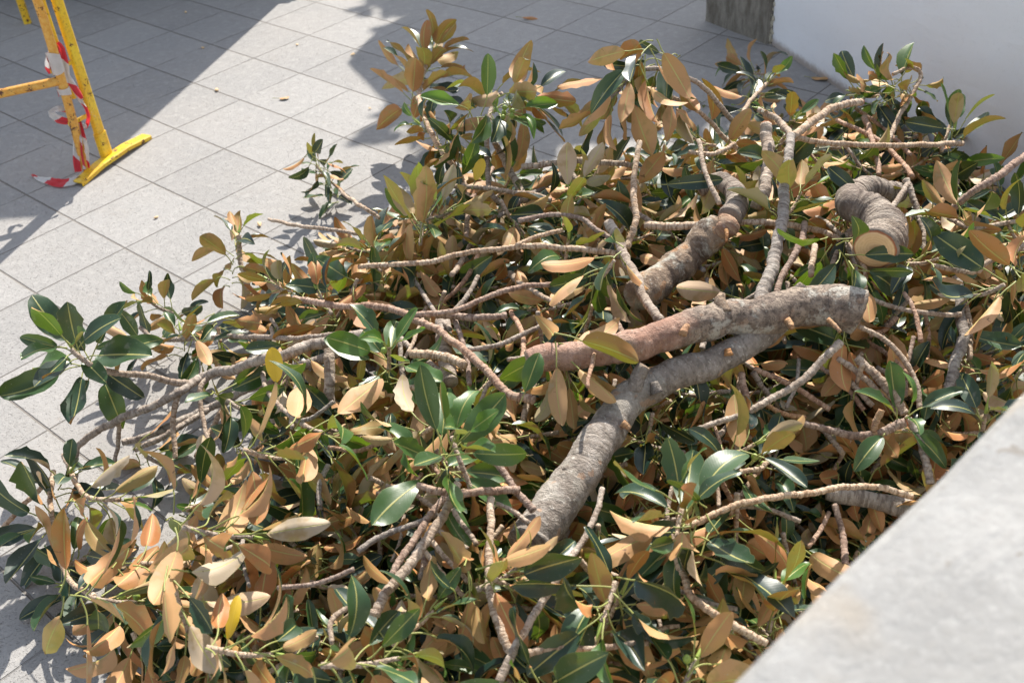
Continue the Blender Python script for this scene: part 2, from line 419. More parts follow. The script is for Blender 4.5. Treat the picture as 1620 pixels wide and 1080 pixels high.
UPZ = np.array([0, 0, 1.])
def imgdir(x, y, deg, tilt):
    """A direction in the place: `deg` as seen in the picture (0 right, 90 up), `tilt` towards (+) or away from (-) the viewer."""
    tw = -ray(x, y).normalized(); a = R(deg)
    r_ = (CR - tw * CR.dot(tw)).normalized(); u_ = tw.cross(r_)
    v = (r_ * math.cos(a) + u_ * math.sin(a)) * math.cos(R(tilt)) + tw * math.sin(R(tilt))
    return np.array(v)
def sprig(parent, T, A, n=10, L=.15, fresh=.12, droop=.25, spread=1.0, wilt=.35, figs=0, bud=True, gap=.0115, phase=None, wr=.43, rs=None, flip=.45):
    """The leafy end of a twig: leaves spiral round the last stretch, upper sides facing the tip."""
    rs = rs or random; T = np.asarray(T, float); A = unit(np.asarray(A, float))
    a0 = unit(np.cross(A, UPZ if abs(A[2]) < .9 else np.array([1., 0, 0]))); b0 = np.cross(A, a0)
    ph = phase if phase is not None else rs.random() * 6.28
    lv = Leaves()
    for k in range(n):
        q = k / max(1, n - 1); az = ph + k * 2.39996 + rs.uniform(-.25, .25)
        O = a0 * math.cos(az) + b0 * math.sin(az)
        P0 = T - A * (.004 + gap * k) + O * .004
        an = R(28 + 62 * q ** .8 + rs.uniform(-10, 10)) * spread
        l = L * (.72 + .33 * min(1, q * 2.2)) * rs.uniform(.82, 1.12)
        pet = l * rs.uniform(.28, .55)
        d0 = A * math.cos(an * .7) + O * math.sin(an * .7)
        D = A * math.cos(an) + O * math.sin(an) - UPZ * droop * rs.uniform(.3, 1.5) * (.4 + q)
        D = unit(D + np.array([rs.gauss(0, 1), rs.gauss(0, 1), rs.gauss(0, .6)]) * wilt * .35)
        B = P0 + unit(d0 * .6 + D * .5) * pet
        # keep foliage above the paving
        tipz = B[2] + D[2] * l
        if tipz < .02: D = unit(D + UPZ * (.02 - tipz) / l * 1.1)
        if B[2] < .015: B[2] = .015 + rs.random() * .02
        Nn = A - D * np.dot(A, D)
        if np.linalg.norm(Nn) < .2: Nn = UPZ
        Nn = unit(Nn); S = np.cross(D, Nn); ro = rs.gauss(0, wilt * 1.15)
        Nn = Nn * math.cos(ro) + S * math.sin(ro)
        tw_ = np.array([0, 0, CAMH]) - B; dn = float(np.dot(Nn, unit(tw_)))
        if dn > 0 and rs.random() < flip:
            bk = -unit(unit(tw_) + np.array([rs.gauss(0, .2), rs.gauss(0, .2), .1])) if flip > .9 else -unit(unit(tw_) + np.array(SDIR) * rs.uniform(.2, 1.3) + np.array([rs.gauss(0, .3), rs.gauss(0, .3), 0]))
            Nn = unit(bk - D * np.dot(bk, D))
        elif rs.random() < .4:
            Nn = unit(Nn * .6 + UPZ * .8); Nn = Nn - D * np.dot(Nn, D); Nn = unit(Nn) if np.linalg.norm(Nn) > .1 else UPZ
        f = min(1, max(0, rs.gauss(fresh, .12))) if rs.random() > .12 else min(1, fresh + .45 * rs.random())
        if k < 2: f = min(1, f + .25)
        lv.leaf(B, D, Nn, l, l * wr * rs.uniform(.78, 1.16), fold=rs.uniform(.1, .8), bend=rs.gauss(.25, .42), wave=rs.uniform(.0, .13),
                tone=(rs.random(), f, 0), twist=rs.gauss(0, .4), sweep=rs.gauss(0, .07))
        lv.stalk(P0, d0 + O * rs.uniform(-.3, .7), B, D + UPZ * rs.uniform(-.5, .3), r=.0015 + L * .003)
    o = lv.build(parent)
    if bud and rs.random() < .75:
        pts = [T - A * .006 + 0 * A, T + A * .008, T + A * .02, T + A * .032]
        V, Fq = tube_np(pts, [.0045, .0042, .0025, .0004], 6); mesh_np('bud', V, Fq, M['bud'], parent)
    for k in range(figs):
        az = ph + k * 2.1; O = a0 * math.cos(az) + b0 * math.sin(az)
        c = T - A * (.01 + .012 * k) + O * .017
        bm = bmesh.new(); bmesh.ops.create_uvsphere(bm, u_segments=10, v_segments=8, radius=.0085)
        for v in bm.verts: v.co.z *= 1.12
        bm.transform(Matrix.Translation(Vector(c))); bm_obj('fig', bm, M['fig'], parent, smooth=True)
    return o

#SETTING
# ------------------------------------------------------------------ ground
def m_ground():
    g = N('paving'); pos = g.n('TexCoord').outputs['Object']
    s = g.n('SeparateXYZ'); g.l(pos, s.inputs[0]); X, Y = s.outputs[0], s.outputs[1]
    c_, s_ = math.cos(TYAW), math.sin(TYAW)
    dx = g.math('SUBTRACT', X, TOX); dy = g.math('SUBTRACT', Y, TOY)
    gx = g.math('DIVIDE', g.math('ADD', g.math('MULTIPLY', dx, c_), g.math('MULTIPLY', dy, s_)), TILE)
    gy = g.math('DIVIDE', g.math('SUBTRACT', g.math('MULTIPLY', dy, c_), g.math('MULTIPLY', dx, s_)), TILE)
    wob = g.noise(pos, 9, 3)
    def joint(v, w0, w1):
        f = g.math('FRACT', g.math('ADD', v, g.math('MULTIPLY', g.math('SUBTRACT', wob, .5), .006)))
        d = g.math('MINIMUM', f, g.math('SUBTRACT', 1.0, f))
        return g.ramp(d, w1, w0)
    j1 = joint(gy, .006, .013)      # wide joints
    j2 = joint(gx, .003, .009)      # tight joints
    br = g.noise(pos, 3.1, 3)
    j2s = g.math('MULTIPLY', j2, g.ramp(br, .30, .52))
    jj = g.math('MAXIMUM', j1, j2s)
    # one tone per tile
    cell = g.n('CombineXYZ'); g.l(g.math('FLOOR', gx), cell.inputs[0]); g.l(g.math('FLOOR', gy), cell.inputs[1])
    wn = g.n('TexWhiteNoise', noise_dimensions='3D'); g.l(cell.outputs[0], wn.inputs[0])
    n_lo = g.noise(pos, 1.3, 5, .6); n_md = g.noise(pos, 24, 5, .7); n_hi = g.noise(pos, 190, 4, .7)
    # worm-like dimples of the cast surface, running with the tiles
    mp = g.n('Mapping'); g.l(pos, mp.inputs[0]); mp.inputs['Rotation'].default_value = (0, 0, -TYAW); mp.inputs['Scale'].default_value = (110, 240, 150)
    pit = g.noise(mp.outputs[0], 1, 3, .6, 1.2); pits = g.ramp(pit, .60, .68)
    base = g.mix(wn.outputs[0], (.285, .280, .274), (.350, .343, .334))
    base = g.mix(g.math('MULTIPLY', g.ramp(n_lo, .35, .7), .35), base, (.40, .375, .35))
    base = g.mix(g.math('MULTIPLY', g.ramp(n_md, .45, .8), .4), base, (.57, .55, .525))
    base = g.mix(g.math('MULTIPLY', g.ramp(n_hi, .35, .6), .25), base, (.40, .38, .36))
    base = g.mix(g.math('MULTIPLY', pits, .30), base, (.22, .20, .18))
    base = g.mix(g.math('MULTIPLY', g.ramp(g.noise(pos, 4.2, 6, .7, .8), .56, .70), .22), base, (.26, .235, .205))
    spots = g.ramp(g.noise(pos, 19, 3, .5), .72, .75)
    base = g.mix(g.math('MULTIPLY', spots, .25), base, (.30, .25, .20))
    base = g.mix(g.math('MULTIPLY', jj, .75), base, (.17, .15, .13))
    g.col(base); g.rough(.85); g.spec(.25)
    h = g.math('SUBTRACT', g.math('ADD', g.math('MULTIPLY', n_hi, .35), g.math('MULTIPLY', n_md, .3)), g.math('ADD', g.math('MULTIPLY', pits, .7), g.math('MULTIPLY', jj, 2.2)))
    g.nrm(g.bump(h, .9, .006))
    return g.m
bm = bmesh.new(); bmesh.ops.create_grid(bm, x_segments=8, y_segments=8, size=200)
bm_obj('ground', bm, m_ground(), kind='structure', loc=(0, 0, 0))

# ------------------------------------------------------------------ white wall with its stone pier
def prism(name, base, z0, z1, mat, parent, bev=.006, sub=0, rough=0, seed=0, **kw):
    bm = bmesh.new(); vs = [bm.verts.new((x, y, z0)) for x, y in base]
    f = bm.faces.new(vs); r = bmesh.ops.extrude_face_region(bm, geom=[f])
    for e in r['geom']:
        if isinstance(e, bmesh.types.BMVert): e.co.z = z1
    bmesh.ops.recalc_face_normals(bm, faces=bm.faces)
    if bev: bmesh.ops.bevel(bm, geom=bm.edges[:], offset=bev, segments=2, affect='EDGES')
    if sub: bmesh.ops.subdivide_edges(bm, edges=[e for e in bm.edges if e.calc_length() > .12], cuts=sub, use_grid_fill=True)
    if rough:
        for v in bm.verts:
            v.co += Vector(noise.noise_vector(v.co * 9 + Vector((seed, 0, 0)))) * rough
    return bm_obj(name, bm, mat, parent, **kw)
def m_plaster():
    g = N('white_plaster'); pos = g.n('TexCoord').outputs['Object']
    geo = g.n('NewGeometry').outputs['Position']; s = g.n('SeparateXYZ'); g.l(geo, s.inputs[0]); z = s.outputs[2]
    a = g.noise(pos, 3, 6, .65, .4); b = g.noise(pos, 40, 5, .6); c = g.noise(pos, 11, 3, .5, 2.2)
    crack = g.ramp(g.math('ABSOLUTE', g.math('SUBTRACT', c, .5)), .012, .0)
    base = g.mix(a, (.86, .885, .93), (.90, .92, .95))
    base = g.mix(g.math('MULTIPLY', g.ramp(b, .70, .76), .25), base, (.55, .54, .53))
    base = g.mix(g.math('MULTIPLY', crack, .10), base, (.5, .5, .5))
    dirt = g.ramp(g.math('ADD', z, g.math('MULTIPLY', b, -.04)), .035, -.01)
    base = g.mix(g.math('MULTIPLY', dirt, .75), base, (.27, .20, .14))
    g.col(base); g.rough(.75); g.spec(.3)
    g.nrm(g.bump(g.math('ADD', g.math('MULTIPLY', a, 2.5), g.math('ADD', g.math('MULTIPLY', crack, .5), g.math('MULTIPLY', b, .25))), .3, .008))
    return g.m
def m_stone():
    g = N('grey_stone'); pos = g.n('TexCoord').outputs['Object']
    mp = g.n('Mapping'); g.l(pos, mp.inputs[0]); mp.inputs['Scale'].default_value = (1, 1, .25)
    a = g.noise(mp.outputs[0], 22, 5, .65); b = g.noise(pos, 120, 4, .6); c = g.noise(pos, 6, 4)
    base = g.mix(g.ramp(a, .35, .65), (.16, .145, .12), (.30, .28, .24))
    base = g.mix(g.math('MULTIPLY', g.ramp(c, .5, .65), .5), base, (.10, .085, .065))
    base = g.mix(g.math('MULTIPLY', g.ramp(b, .62, .72), .6), base, (.46, .44, .40))
    g.col(base); g.rough(.9); g.spec(.2); g.nrm(g.bump(b, .7, .004)); return g.m
A_ = gpt(1115, 33); B_ = gpt(1213, 71); B2 = gpt(1219, 70); C2 = gpt(1310, 130)
dw = (C2 - B2).normalized(); nw = Vector((-dw.y, dw.x, 0));  nw = nw if nw.x > 0 else -nw
dp = (B_ - A_).normalized(); npv = Vector((-dp.y, dp.x, 0)); npv = npv if npv.x > 0 else -npv
WALLH = .82
wall = empty('white_wall', B2, 'white plastered wall in shade with a bare stone corner, closing the right of the paving', 'wall')
e1 = B2 + dw * 4.8
prism('plaster_face', [(B2.x, B2.y), (e1.x, e1.y), ((e1 + nw * .3).x, (e1 + nw * .3).y), ((B2 + nw * .3).x, (B2 + nw * .3).y)], -.05, WALLH, m_plaster(), wall, bev=.008, sub=20, rough=.004)
q = B2 + nw * .3
prism('stone_pier', [(A_.x, A_.y), (B_.x, B_.y), (B2.x - .003 * dw.x, B2.y - .003 * dw.y), ((q - dw * .003).x, (q - dw * .003).y), ((A_ + npv * .3).x, (A_ + npv * .3).y)], -.05, WALLH - .004, m_stone(), wall, bev=.006, sub=8, rough=.005, seed=4)
# ragged mortar along the joint of pier and plaster
bm = bmesh.new()
for k in range(110):
    z = random.random() ** 1.3 * .8; r_ = random.uniform(.004, .011)
    p = B2 + dw * random.uniform(-.012, .014) - nw * random.uniform(-.001, .006); p.z = z
    mt = Matrix.Translation(p) @ Matrix.Rotation(random.random() * 6, 4, 'Z') @ Matrix.Diagonal((1, .7, random.uniform(.6, 1.8), 1))
    bmesh.ops.create_icosphere(bm, subdivisions=1, radius=r_, matrix=mt)
for v in bm.verts: v.co += Vector(noise.noise_vector(v.co * 120)) * .003
bm_obj('mortar_edge', bm, m_simple('mortar', (.52, .48, .38), .9, .2, 90, .5, .35), wall)

# ------------------------------------------------------------------ parapet below the viewer
def m_parapet():
    g = N('parapet_concrete'); pos = g.n('TexCoord').outputs['Object']
    a = g.noise(pos, 7, 6, .7); b = g.noise(pos, 105, 5, .8); c = g.noise(pos, 30, 3, .5)
    base = g.mix(g.ramp(a, .35, .65), (.295, .292, .284), (.36, .357, .348))
    base = g.mix(g.math('MULTIPLY', g.ramp(b, .50, .70), .6), base, (.30, .29, .27))
    base = g.mix(g.math('MULTIPLY', g.ramp(b, .48, .36), .5), base, (.44, .435, .42))
    base = g.mix(g.math('MULTIPLY', g.ramp(c, .68, .71), .5), base, (.19, .155, .12))
    base = g.mix(g.math('MULTIPLY', g.ramp(g.noise(pos, 4, 3), .56, .68), .3), base, (.46, .36, .24))
    g.col(base); g.rough(.9); g.spec(.2)
    g.nrm(g.bump(g.math('ADD', b, g.math('MULTIPLY', c, 1.5)), .5, .006)); return g.m
PZ = 1.42
pa = gpt(1620, 617, PZ); pb = gpt(1152, 1080, PZ); dd = (pa - pb).normalized(); nn = Vector((dd.y, -dd.x, 0))
pe = pa + dd * 1.6; ps = pb - dd * .9
par = empty('parapet', (pa + pb) / 2 * 1, 'pale rough concrete parapet, close and out of focus in the lower right corner', 'parapet')
def quad(a, b, off, wd): 
    p1 = a + nn * off; p2 = b + nn * off; p3 = b + nn * (off + wd); p4 = a + nn * (off + wd)
    return [(v.x, v.y) for v in (p1, p2, p3, p4)]
MP = m_parapet()
prism('coping', quad(ps, pe, 0, .42), PZ - .09, PZ, MP, par, bev=.012, sub=16, rough=.008, seed=9)
prism('parapet_wall', quad(ps + dd * .003, pe - dd * .003, .03, .36), -.1, PZ - .09, m_simple('parapet_render', (.48, .47, .44), .9, .2, 30, .5, .2), par, bev=.004)

#BARRIER
# ------------------------------------------------------------------ yellow barrier
def m_paint():
    g = N('yellow_paint'); pos = g.n('TexCoord').outputs['Object']; oi = g.n('ObjectInfo').outputs['Random']
    a = g.noise(pos, 30, 6, .7); b = g.noise(pos, 90, 4, .7); c = g.noise(pos, 6, 3)
    base = g.mix(g.ramp(c, .4, .6), (.80, .47, .02), (.84, .58, .03))
    base = g.mix(g.math('MULTIPLY', g.ramp(b, .52, .62), .45), base, (.42, .22, .04))
    rust = g.ramp(a, .57, .61)
    base = g.mix(rust, base, (.13, .05, .02))
    base = g.mix(g.math('MULTIPLY', g.ramp(a, .36, .30), .6), base, (.62, .55, .36))
    g.col(base); g.rough(g.math('ADD', .35, g.math('MULTIPLY', rust, .45))); g.nrm(g.bump(a, .3, .002)); return g.m
def m_orange():
    g = N('faded_orange_paint'); pos = g.n('TexCoord').outputs['Object']
    a = g.noise(pos, 26, 6, .7); b = g.noise(pos, 70, 4, .7)
    base = g.mix(g.ramp(b, .4, .6), (.66, .30, .04), (.72, .40, .08))
    base = g.mix(g.ramp(a, .58, .62), base, (.11, .04, .02))
    base = g.mix(g.math('MULTIPLY', g.ramp(a, .38, .32), .5), base, (.55, .42, .28))
    g.col(base); g.rough(.45); g.nrm(g.bump(a, .3, .002)); return g.m
MY, MO = m_paint(), m_orange()
bY = Vector((-1.815, 4.679, 0)); bO = Vector((-1.887, 4.571, 0))
f1 = gpt(124, 294); f2 = gpt(233, 219)
bar = empty('safety_barrier', bY, 'yellow painted steel safety barrier with rusty chips, standing at the edge of the shade', 'barrier')
fd = (f2 - f1).normalized(); fn = Vector((-fd.y, fd.x, 0))
railz = .455
rd = (gpt(0, 143, railz) - gpt(97, 121, railz)).normalized()
# post: flat C-section
def strip_box(name, a, b, wx, wy, wid, thick, mat, parent, n=14):
    """bar of rectangular section from a to b, wx / wy = section directions, edges rounded"""
    bm = bmesh.new(); rows = []
    prof = []
    for sx, sy in ((-1, -1), (1, -1), (1, 1), (-1, 1)):
        for k in range(3):
            a0 = {(-1, -1): 180, (1, -1): 270, (1, 1): 0, (-1, 1): 90}[(sx, sy)] + 45 * k
            rr = min(wid, thick) * .28
            prof.append((sx * (wid / 2 - rr) + rr * math.cos(R(a0)), sy * (thick / 2 - rr) + rr * math.sin(R(a0))))
    for i in range(n + 1):
        c = a.lerp(b, i / n)
        rows.append([bm.verts.new(c + wx * x + wy * y) for x, y in prof])
    m_ = len(prof)
    for i in range(n):
        for k in range(m_): bm.faces.new((rows[i][k], rows[i][(k + 1) % m_], rows[i + 1][(k + 1) % m_], rows[i + 1][k]))
    bm.faces.new(rows[0][::-1]); bm.faces.new(rows[-1])
    return bm_obj(name, bm, mat, parent, smooth=False)
Z = Vector((0, 0, 1))
strip_box('post', bY + Z * .035, bY + Z * 1.1, fd, fn, .052, .026, MY, bar)
strip_box('sleeve', bY + Z * .034, bY + Z * .15, fd, fn, .060, .034, MY, bar, 4)
strip_box('post', bY - fd * .055 + fn * .03 + Z * .34, bY - fd * .055 + fn * .03 + Z * 1.1, fd, fn, .022, .03, MY, bar)
def tube(name, pts, r, mat, parent, ns=14, step=.03):
    P, par_ = spline([np.array(p) for p in pts], step); V, Fq = tube_np(P, [r] * len(P), ns)
    return mesh_np(name, V, Fq, mat, parent)
tube('upright_tube', [bO + Z * .01, bO + CR * .022 + Z * .4, bO + CR * .035 + Z * .75, bO + CR * .02 + Z * 1.1], .020, MO, bar)
tube('bottom_rail', [bO + CR * .025 + Z * railz, bO + rd * .5 + Z * railz, bO + rd * 1.2 + Z * railz], .0195, MO, bar)
tube('top_rail', [bO + rd * .02 + Z * 1.09, bO + rd * 1.2 + Z * 1.09], .0195, MO, bar)
tube('infill_rod', [bO + rd * .315 + Z * (railz + .01), bO + rd * .335 + Z * 1.08], .0085, MO, bar, 10)
tube('infill_rod', [bO + rd * .75 + Z * (railz + .01), bO + rd * .75 + Z * 1.08], .0085, MO, bar, 10)
for k in (.25, .5, .9):
    strip_box('bracket', bO + Z * k - fd * .01, bY + Z * k - fd * .02, Z, fn.cross(Z) * 0 + fn, .02, .008, MY, bar, 1)
# foot: bent channel, crowned in the middle
bm = bmesh.new(); rows = []; nf = 22; Lf = (f2 - f1).length
for i in range(nf + 1):
    t = i / nf; c = f1.lerp(f2, t)
    h = .014 + .018 * min(1, 3.2 * t, 3.2 * (1 - t))
    z = h
    row = []
    for x, dz in ((-.030, -.016), (-.030, 0), (-.024, .005), (.024, .005), (.030, 0), (.030, -.016), (.026, -.016), (.025, -.001), (-.025, -.001), (-.026, -.016)):
        row.append(bm.verts.new(c + fn * x + Z * (z + dz + .002)))
    rows.append(row)
for i in range(nf):
    for k in range(10): bm.faces.new((rows[i][k], rows[i][(k + 1) % 10], rows[i + 1][(k + 1) % 10], rows[i + 1][k]))
bm.faces.new(rows[0][::-1]); bm.faces.new(rows[-1])
bm_obj('foot', bm, MY, bar)
# second barrier farther off: its leg shows at the top edge
g2 = gpt(44, 37)
bar2 = empty('safety_barrier', g2, 'farther yellow barrier of which only the round leg shows at the top left edge', 'barrier')
tube('post', [g2 + Z * .0, g2 + Z * .6, g2 + Z * 1.1], .024, MY, bar2)
tube('top_rail', [g2 + Z * 1.1, g2 + rd * 1.2 + Z * 1.1], .022, MY, bar2)
tube('bottom_rail', [g2 + Z * .5, g2 + rd * 1.2 + Z * .5], .02, MY, bar2)
tube('post', [g2 + rd * 1.2, g2 + rd * 1.2 + Z * 1.1], .024, MY, bar2)

def m_tape():
    g = N('barrier_tape'); uv = g.n('UVMap', uv_map='uv'); s = g.n('SeparateXYZ'); g.l(uv.outputs[0], s.inputs[0])
    # alternate red and white blocks, slanted
    v = g.math('FRACT', g.math('DIVIDE', g.math('ADD', s.outputs[1], g.math('MULTIPLY', s.outputs[0], .03)), .21))
    red = g.ramp(v, .49, .51)
    n_ = g.noise(g.n('TexCoord').outputs['Object'], 40, 4)
    base = g.mix(red, g.mix(n_, (.60, .58, .56), (.82, .80, .79)), g.mix(n_, (.60, .02, .03), (.78, .06, .07)))
    g.col(base); g.rough(.35); g.b.inputs['Transmission Weight'].default_value = 0
    tr = g.n('BsdfTranslucent'); g.l(base, tr.inputs[0]); ms = g.n('MixShader'); ms.inputs[0].default_value = .35
    g.l(g.b.outputs[0], ms.inputs[1]); g.l(tr.outputs[0], ms.inputs[2]); g.l(ms.outputs[0], g.out.inputs[0])
    return g.m
MT = m_tape()
def ribbon(name, pts, wids, parent, v0=0.0, twist=0., face=None, crump=.006, seed=1):
    P, par_ = spline([np.array(p) for p in pts], .012); n = len(P); T, U = frames(P); V = []; UV = []; L = 0
    for i, p in enumerate(P):
        if i: L += np.linalg.norm(P[i] - P[i - 1])
        q = par_[i]; wd = np.interp(q, np.linspace(0, 1, len(wids)), wids)
        fc = np.array(face) if face is not None else np.array(-F0)
        sd_ = unit(np.cross(T[i], fc)); nm = np.cross(sd_, T[i])
        a = twist * q; s2 = sd_ * math.cos(a) + nm * math.sin(a); n2 = -sd_ * math.sin(a) + nm * math.cos(a)
        for k in range(5):
            x = k / 4 - .5
            cz = crump * (noise.noise(Vector((L * 40, x * 5, seed))) + .6 * math.sin(x * 9 + seed))
            V.append(p + s2 * x * wd + n2 * cz); UV.append([k / 4, L + v0])
    F_ = [[i * 5 + k, i * 5 + k + 1, (i + 1) * 5 + k + 1, (i + 1) * 5 + k] for i in range(n - 1) for k in range(4)]
    return mesh_np(name, V, F_, MT, parent, UV)
def wrap(name, c, rad, h, parent, v0, seed, turns=1.6):
    V = []; UV = []; n = 60
    for i in range(n):
        a = i / (n - 1) * turns * 2 * math.pi
        for k in range(6):
            x = k / 5 - .5; rr = rad + .004 * noise.noise(Vector((a * 2, x * 6, seed))) + .0008 * i / n * 4
            V.append(np.array(c) + np.array([math.cos(a) * rr, math.sin(a) * rr, x * h * (1 + .2 * math.sin(a * 1.3 + seed)) + .006 * math.sin(a * .5)])); UV.append([k / 5, v0 + a * .01])
    F_ = [[i * 6 + k, i * 6 + k + 1, (i + 1) * 6 + k + 1, (i + 1) * 6 + k] for i in range(n - 1) for k in range(5)]
    return mesh_np(name, V, F_, MT, parent, UV)
def gp(x, y, z): return gpt(x, y, z)
tp = empty('warning_tape', bO + Z * .42, 'torn red and white warning tape knotted round the orange upright and trailing to the paving', 'tape')
wrap('wrapping', bO + CR * .024 + Z * .535, .026, .085, tp, .0, 2)
wrap('wrapping', bO + CR * .02 + Z * .405, .025, .032, tp, .01, 5)
def near(z, dx, dy, out=.03): # point beside the upright, offset in the picture (pixels) at height z
    p = bO + Z * z; p = p - F0 * out
    return p + CR * px2m(p, dx) - CU * px2m(p, dy)
def px(x, y, z): return gpt(x, y, z)
ribbon('strip', [px(90, 68, .60), px(97, 78, .57), px(103, 98, .52), px(107, 120, .46), px(112, 130, .43), px(124, 148, .38), px(130, 156, .36)], [.02, .028, .026, .02, .03, .03, .018], tp, .112, .5, seed=3, crump=.009)
ribbon('strip', [px(114, 140, .40), px(126, 158, .34), px(134, 168, .31), px(140, 184, .27), px(136, 200, .22), px(130, 196, .22)], [.010, .014, .012, .014, .018, .006], tp, .0, .9, seed=6, crump=.008)
ribbon('strip', [px(78, 78, .56), px(76, 100, .50), px(80, 112, .47), px(90, 108, .48)], [.012, .03, .035, .02], tp, .0, .4, seed=8, crump=.01)
ribbon('loop', [px(122, 190, .24), px(104, 192, .25), px(88, 186, .27), px(81, 178, .29), px(92, 172, .30), px(108, 178, .28), px(116, 188, .25)], [.012, .03, .042, .04, .045, .035, .012], tp, .112, 1.0, seed=4, crump=.013)
ribbon('tail', [px(124, 192, .24), px(121, 212, .20), px(120, 235, .13), px(121, 255, .08), px(124, 272, .04)], [.014, .02, .026, .03, .03], tp, .120, .5, seed=5, crump=.010)
ribbon('tail', [px(127, 192, .24), px(131, 214, .19), px(136, 232, .14), px(138, 250, .09), px(140, 266, .05)], [.012, .026, .03, .026, .018], tp, .120, -.6, seed=7, crump=.010)
ribbon('tail', [px(125, 195, .24), px(128, 220, .18), px(130, 245, .11), px(134, 268, .05)], [.006, .012, .014, .02], tp, .0, -.3, seed=12, crump=.006)
ribbon('tail', [gp(137, 268, .03), gp(128, 280, .02), gp(112, 287, .02), gp(95, 290, .015), gp(78, 286, .02), gp(62, 283, .012), gp(50, 276, .01)], [.03, .04, .045, .045, .035, .02, .008], tp, -.035, .2, face=(0, -.3, 1), seed=9, crump=.005)
rp = bO + rd * .32
tp2 = empty('warning_tape', rp + Z * .45, 'scrap of red and white tape knotted on the thin rod at the left edge', 'tape')
wrap('wrapping', rp + Z * .47, .018, .05, tp2, .0, 3)
ribbon('tail', [rp + Z * .45 - F0 * .02, rp + Z * .41 - F0 * .03, rp + rd * .02 + Z * .38 - F0 * .02], [.03, .035, .02], tp2, .12, .3, seed=2)

# ------------------------------------------------------------------ unseen, set beyond the picture to shade it: guessed van, tree, added sunshade
MW = m_simple('white_van_paint', (.72, .73, .74), .3, .5, 0); MB = m_simple('black_rubber', (.02, .02, .02), .7, .3, 60, .3)
MG = m_simple('dark_glass', (.03, .035, .04), .08, .6, 0); MS = m_simple('wheel_steel', (.45, .45, .46), .35, .5, 0)
vc = gpt(430, 18); vdir = Vector((-math.cos(SUN_AZ), -math.sin(SUN_AZ), 0)); vcorner = vc - vdir * .62
def add_van():
    u = Vector((-1, .06, 0)).normalized(); v = Vector((.06, 1, 0)).normalized()
    van = empty('parked_van', vcorner, 'unseen white van guessed beyond the top left corner, its dark underside shading the paving', 'van')
    def Bx(name, x0, x1, y0, y1, z0, z1, m, bev=.04):
        c = [vcorner + u * x + v * y for x, y in ((x0, y0), (x1, y0), (x1, y1), (x0, y1))]
        return prism(name, [(k.x, k.y) for k in c], z0, z1, m, van, bev=bev)
    Bx('body', 0, 3.2, 0, 1.9, .42, 2.75, MW, .03); Bx('cab', 3.2, 4.5, .06, 1.84, .45, 1.9, MW, .12); Bx('chassis', .1, 4.3, .12, 1.78, .26, .44, MB, .03)
    Bx('bumper', -.1, .05, .05, 1.85, .32, .5, MB, .03); Bx('side_window', 3.35, 4.1, .04, .07, 1.15, 1.7, MG, .01)
    for x in (.8, 3.6):
        for y in (.04, 1.62):
            c = vcorner + u * x + v * y
            bm = bmesh.new(); bmesh.ops.create_cone(bm, cap_ends=True, segments=32, radius1=.34, radius2=.34, depth=.24, matrix=Matrix.Translation(c + v * .12 + Z * .34) @ v.to_track_quat('Z', 'Y').to_matrix().to_4x4())
            bmesh.ops.bevel(bm, geom=[e for e in bm.edges if e.calc_length() > .2 or len(e.link_faces) == 2 and e.calc_face_angle() > 1], offset=.03, segments=2)
            wh = bm_obj('wheel', bm, MB, van)
            bm = bmesh.new(); bmesh.ops.create_cone(bm, cap_ends=True, segments=24, radius1=.19, radius2=.17, depth=.25, matrix=Matrix.Translation(c + v * .12 + Z * .34) @ v.to_track_quat('Z', 'Y').to_matrix().to_4x4())
            bm_obj('rim', bm, MS, wh)
add_van()
def shade_tree(loc, blobs, label, nleaf):
    t = empty('unseen_tree', loc, label, 'tree')
    stick('trunk', [loc, loc + Z * 1.2 + X0 * .05, loc + Z * 2.4], .16, .11, 'grey', t, ns=12, nodes=.12, bump=.02)
    for c, r in blobs:
        stick('limb', [loc + Z * 2.3, (loc + Z * 2.3).lerp(c, .5) + Z * .2, c], .08, .03, 'grey', t, ns=8, nodes=.1, bump=.02)
    lv = Leaves()
    for i in range(nleaf):
        c, r = blobs[i % len(blobs)]
        d = rng.normal(size=3); d = unit(d) * rng.random() ** .4 * r * np.array([1, 1, .6])
        D = unit(rng.normal(size=3) - UPZ * .3)
        lv.leaf(np.array(c) + d, D, unit(UPZ + rng.normal(size=3) * .5), .2, .09, tone=(rng.random(), .2, 0))
    lv.build(t, 'crown')
SH = SDIR / SDIR.z     # from the ground up along the sunbeam
def up(x, y, z):       # the point at height z whose shadow falls on picture point (x, y) of the paving
    return gpt(x, y) + SH * z
blobs = [(up(720, -25, 3.6), .5), (up(930, 100, 3.4), .8), (up(1010, 40, 3.2), 1.0), (up(790, 150, 3.3), .6), (up(860, -10, 3.9), 1.1), (up(1080, 110, 3.0), .7)]  # crown of the unseen tree, placed where its shade should fall
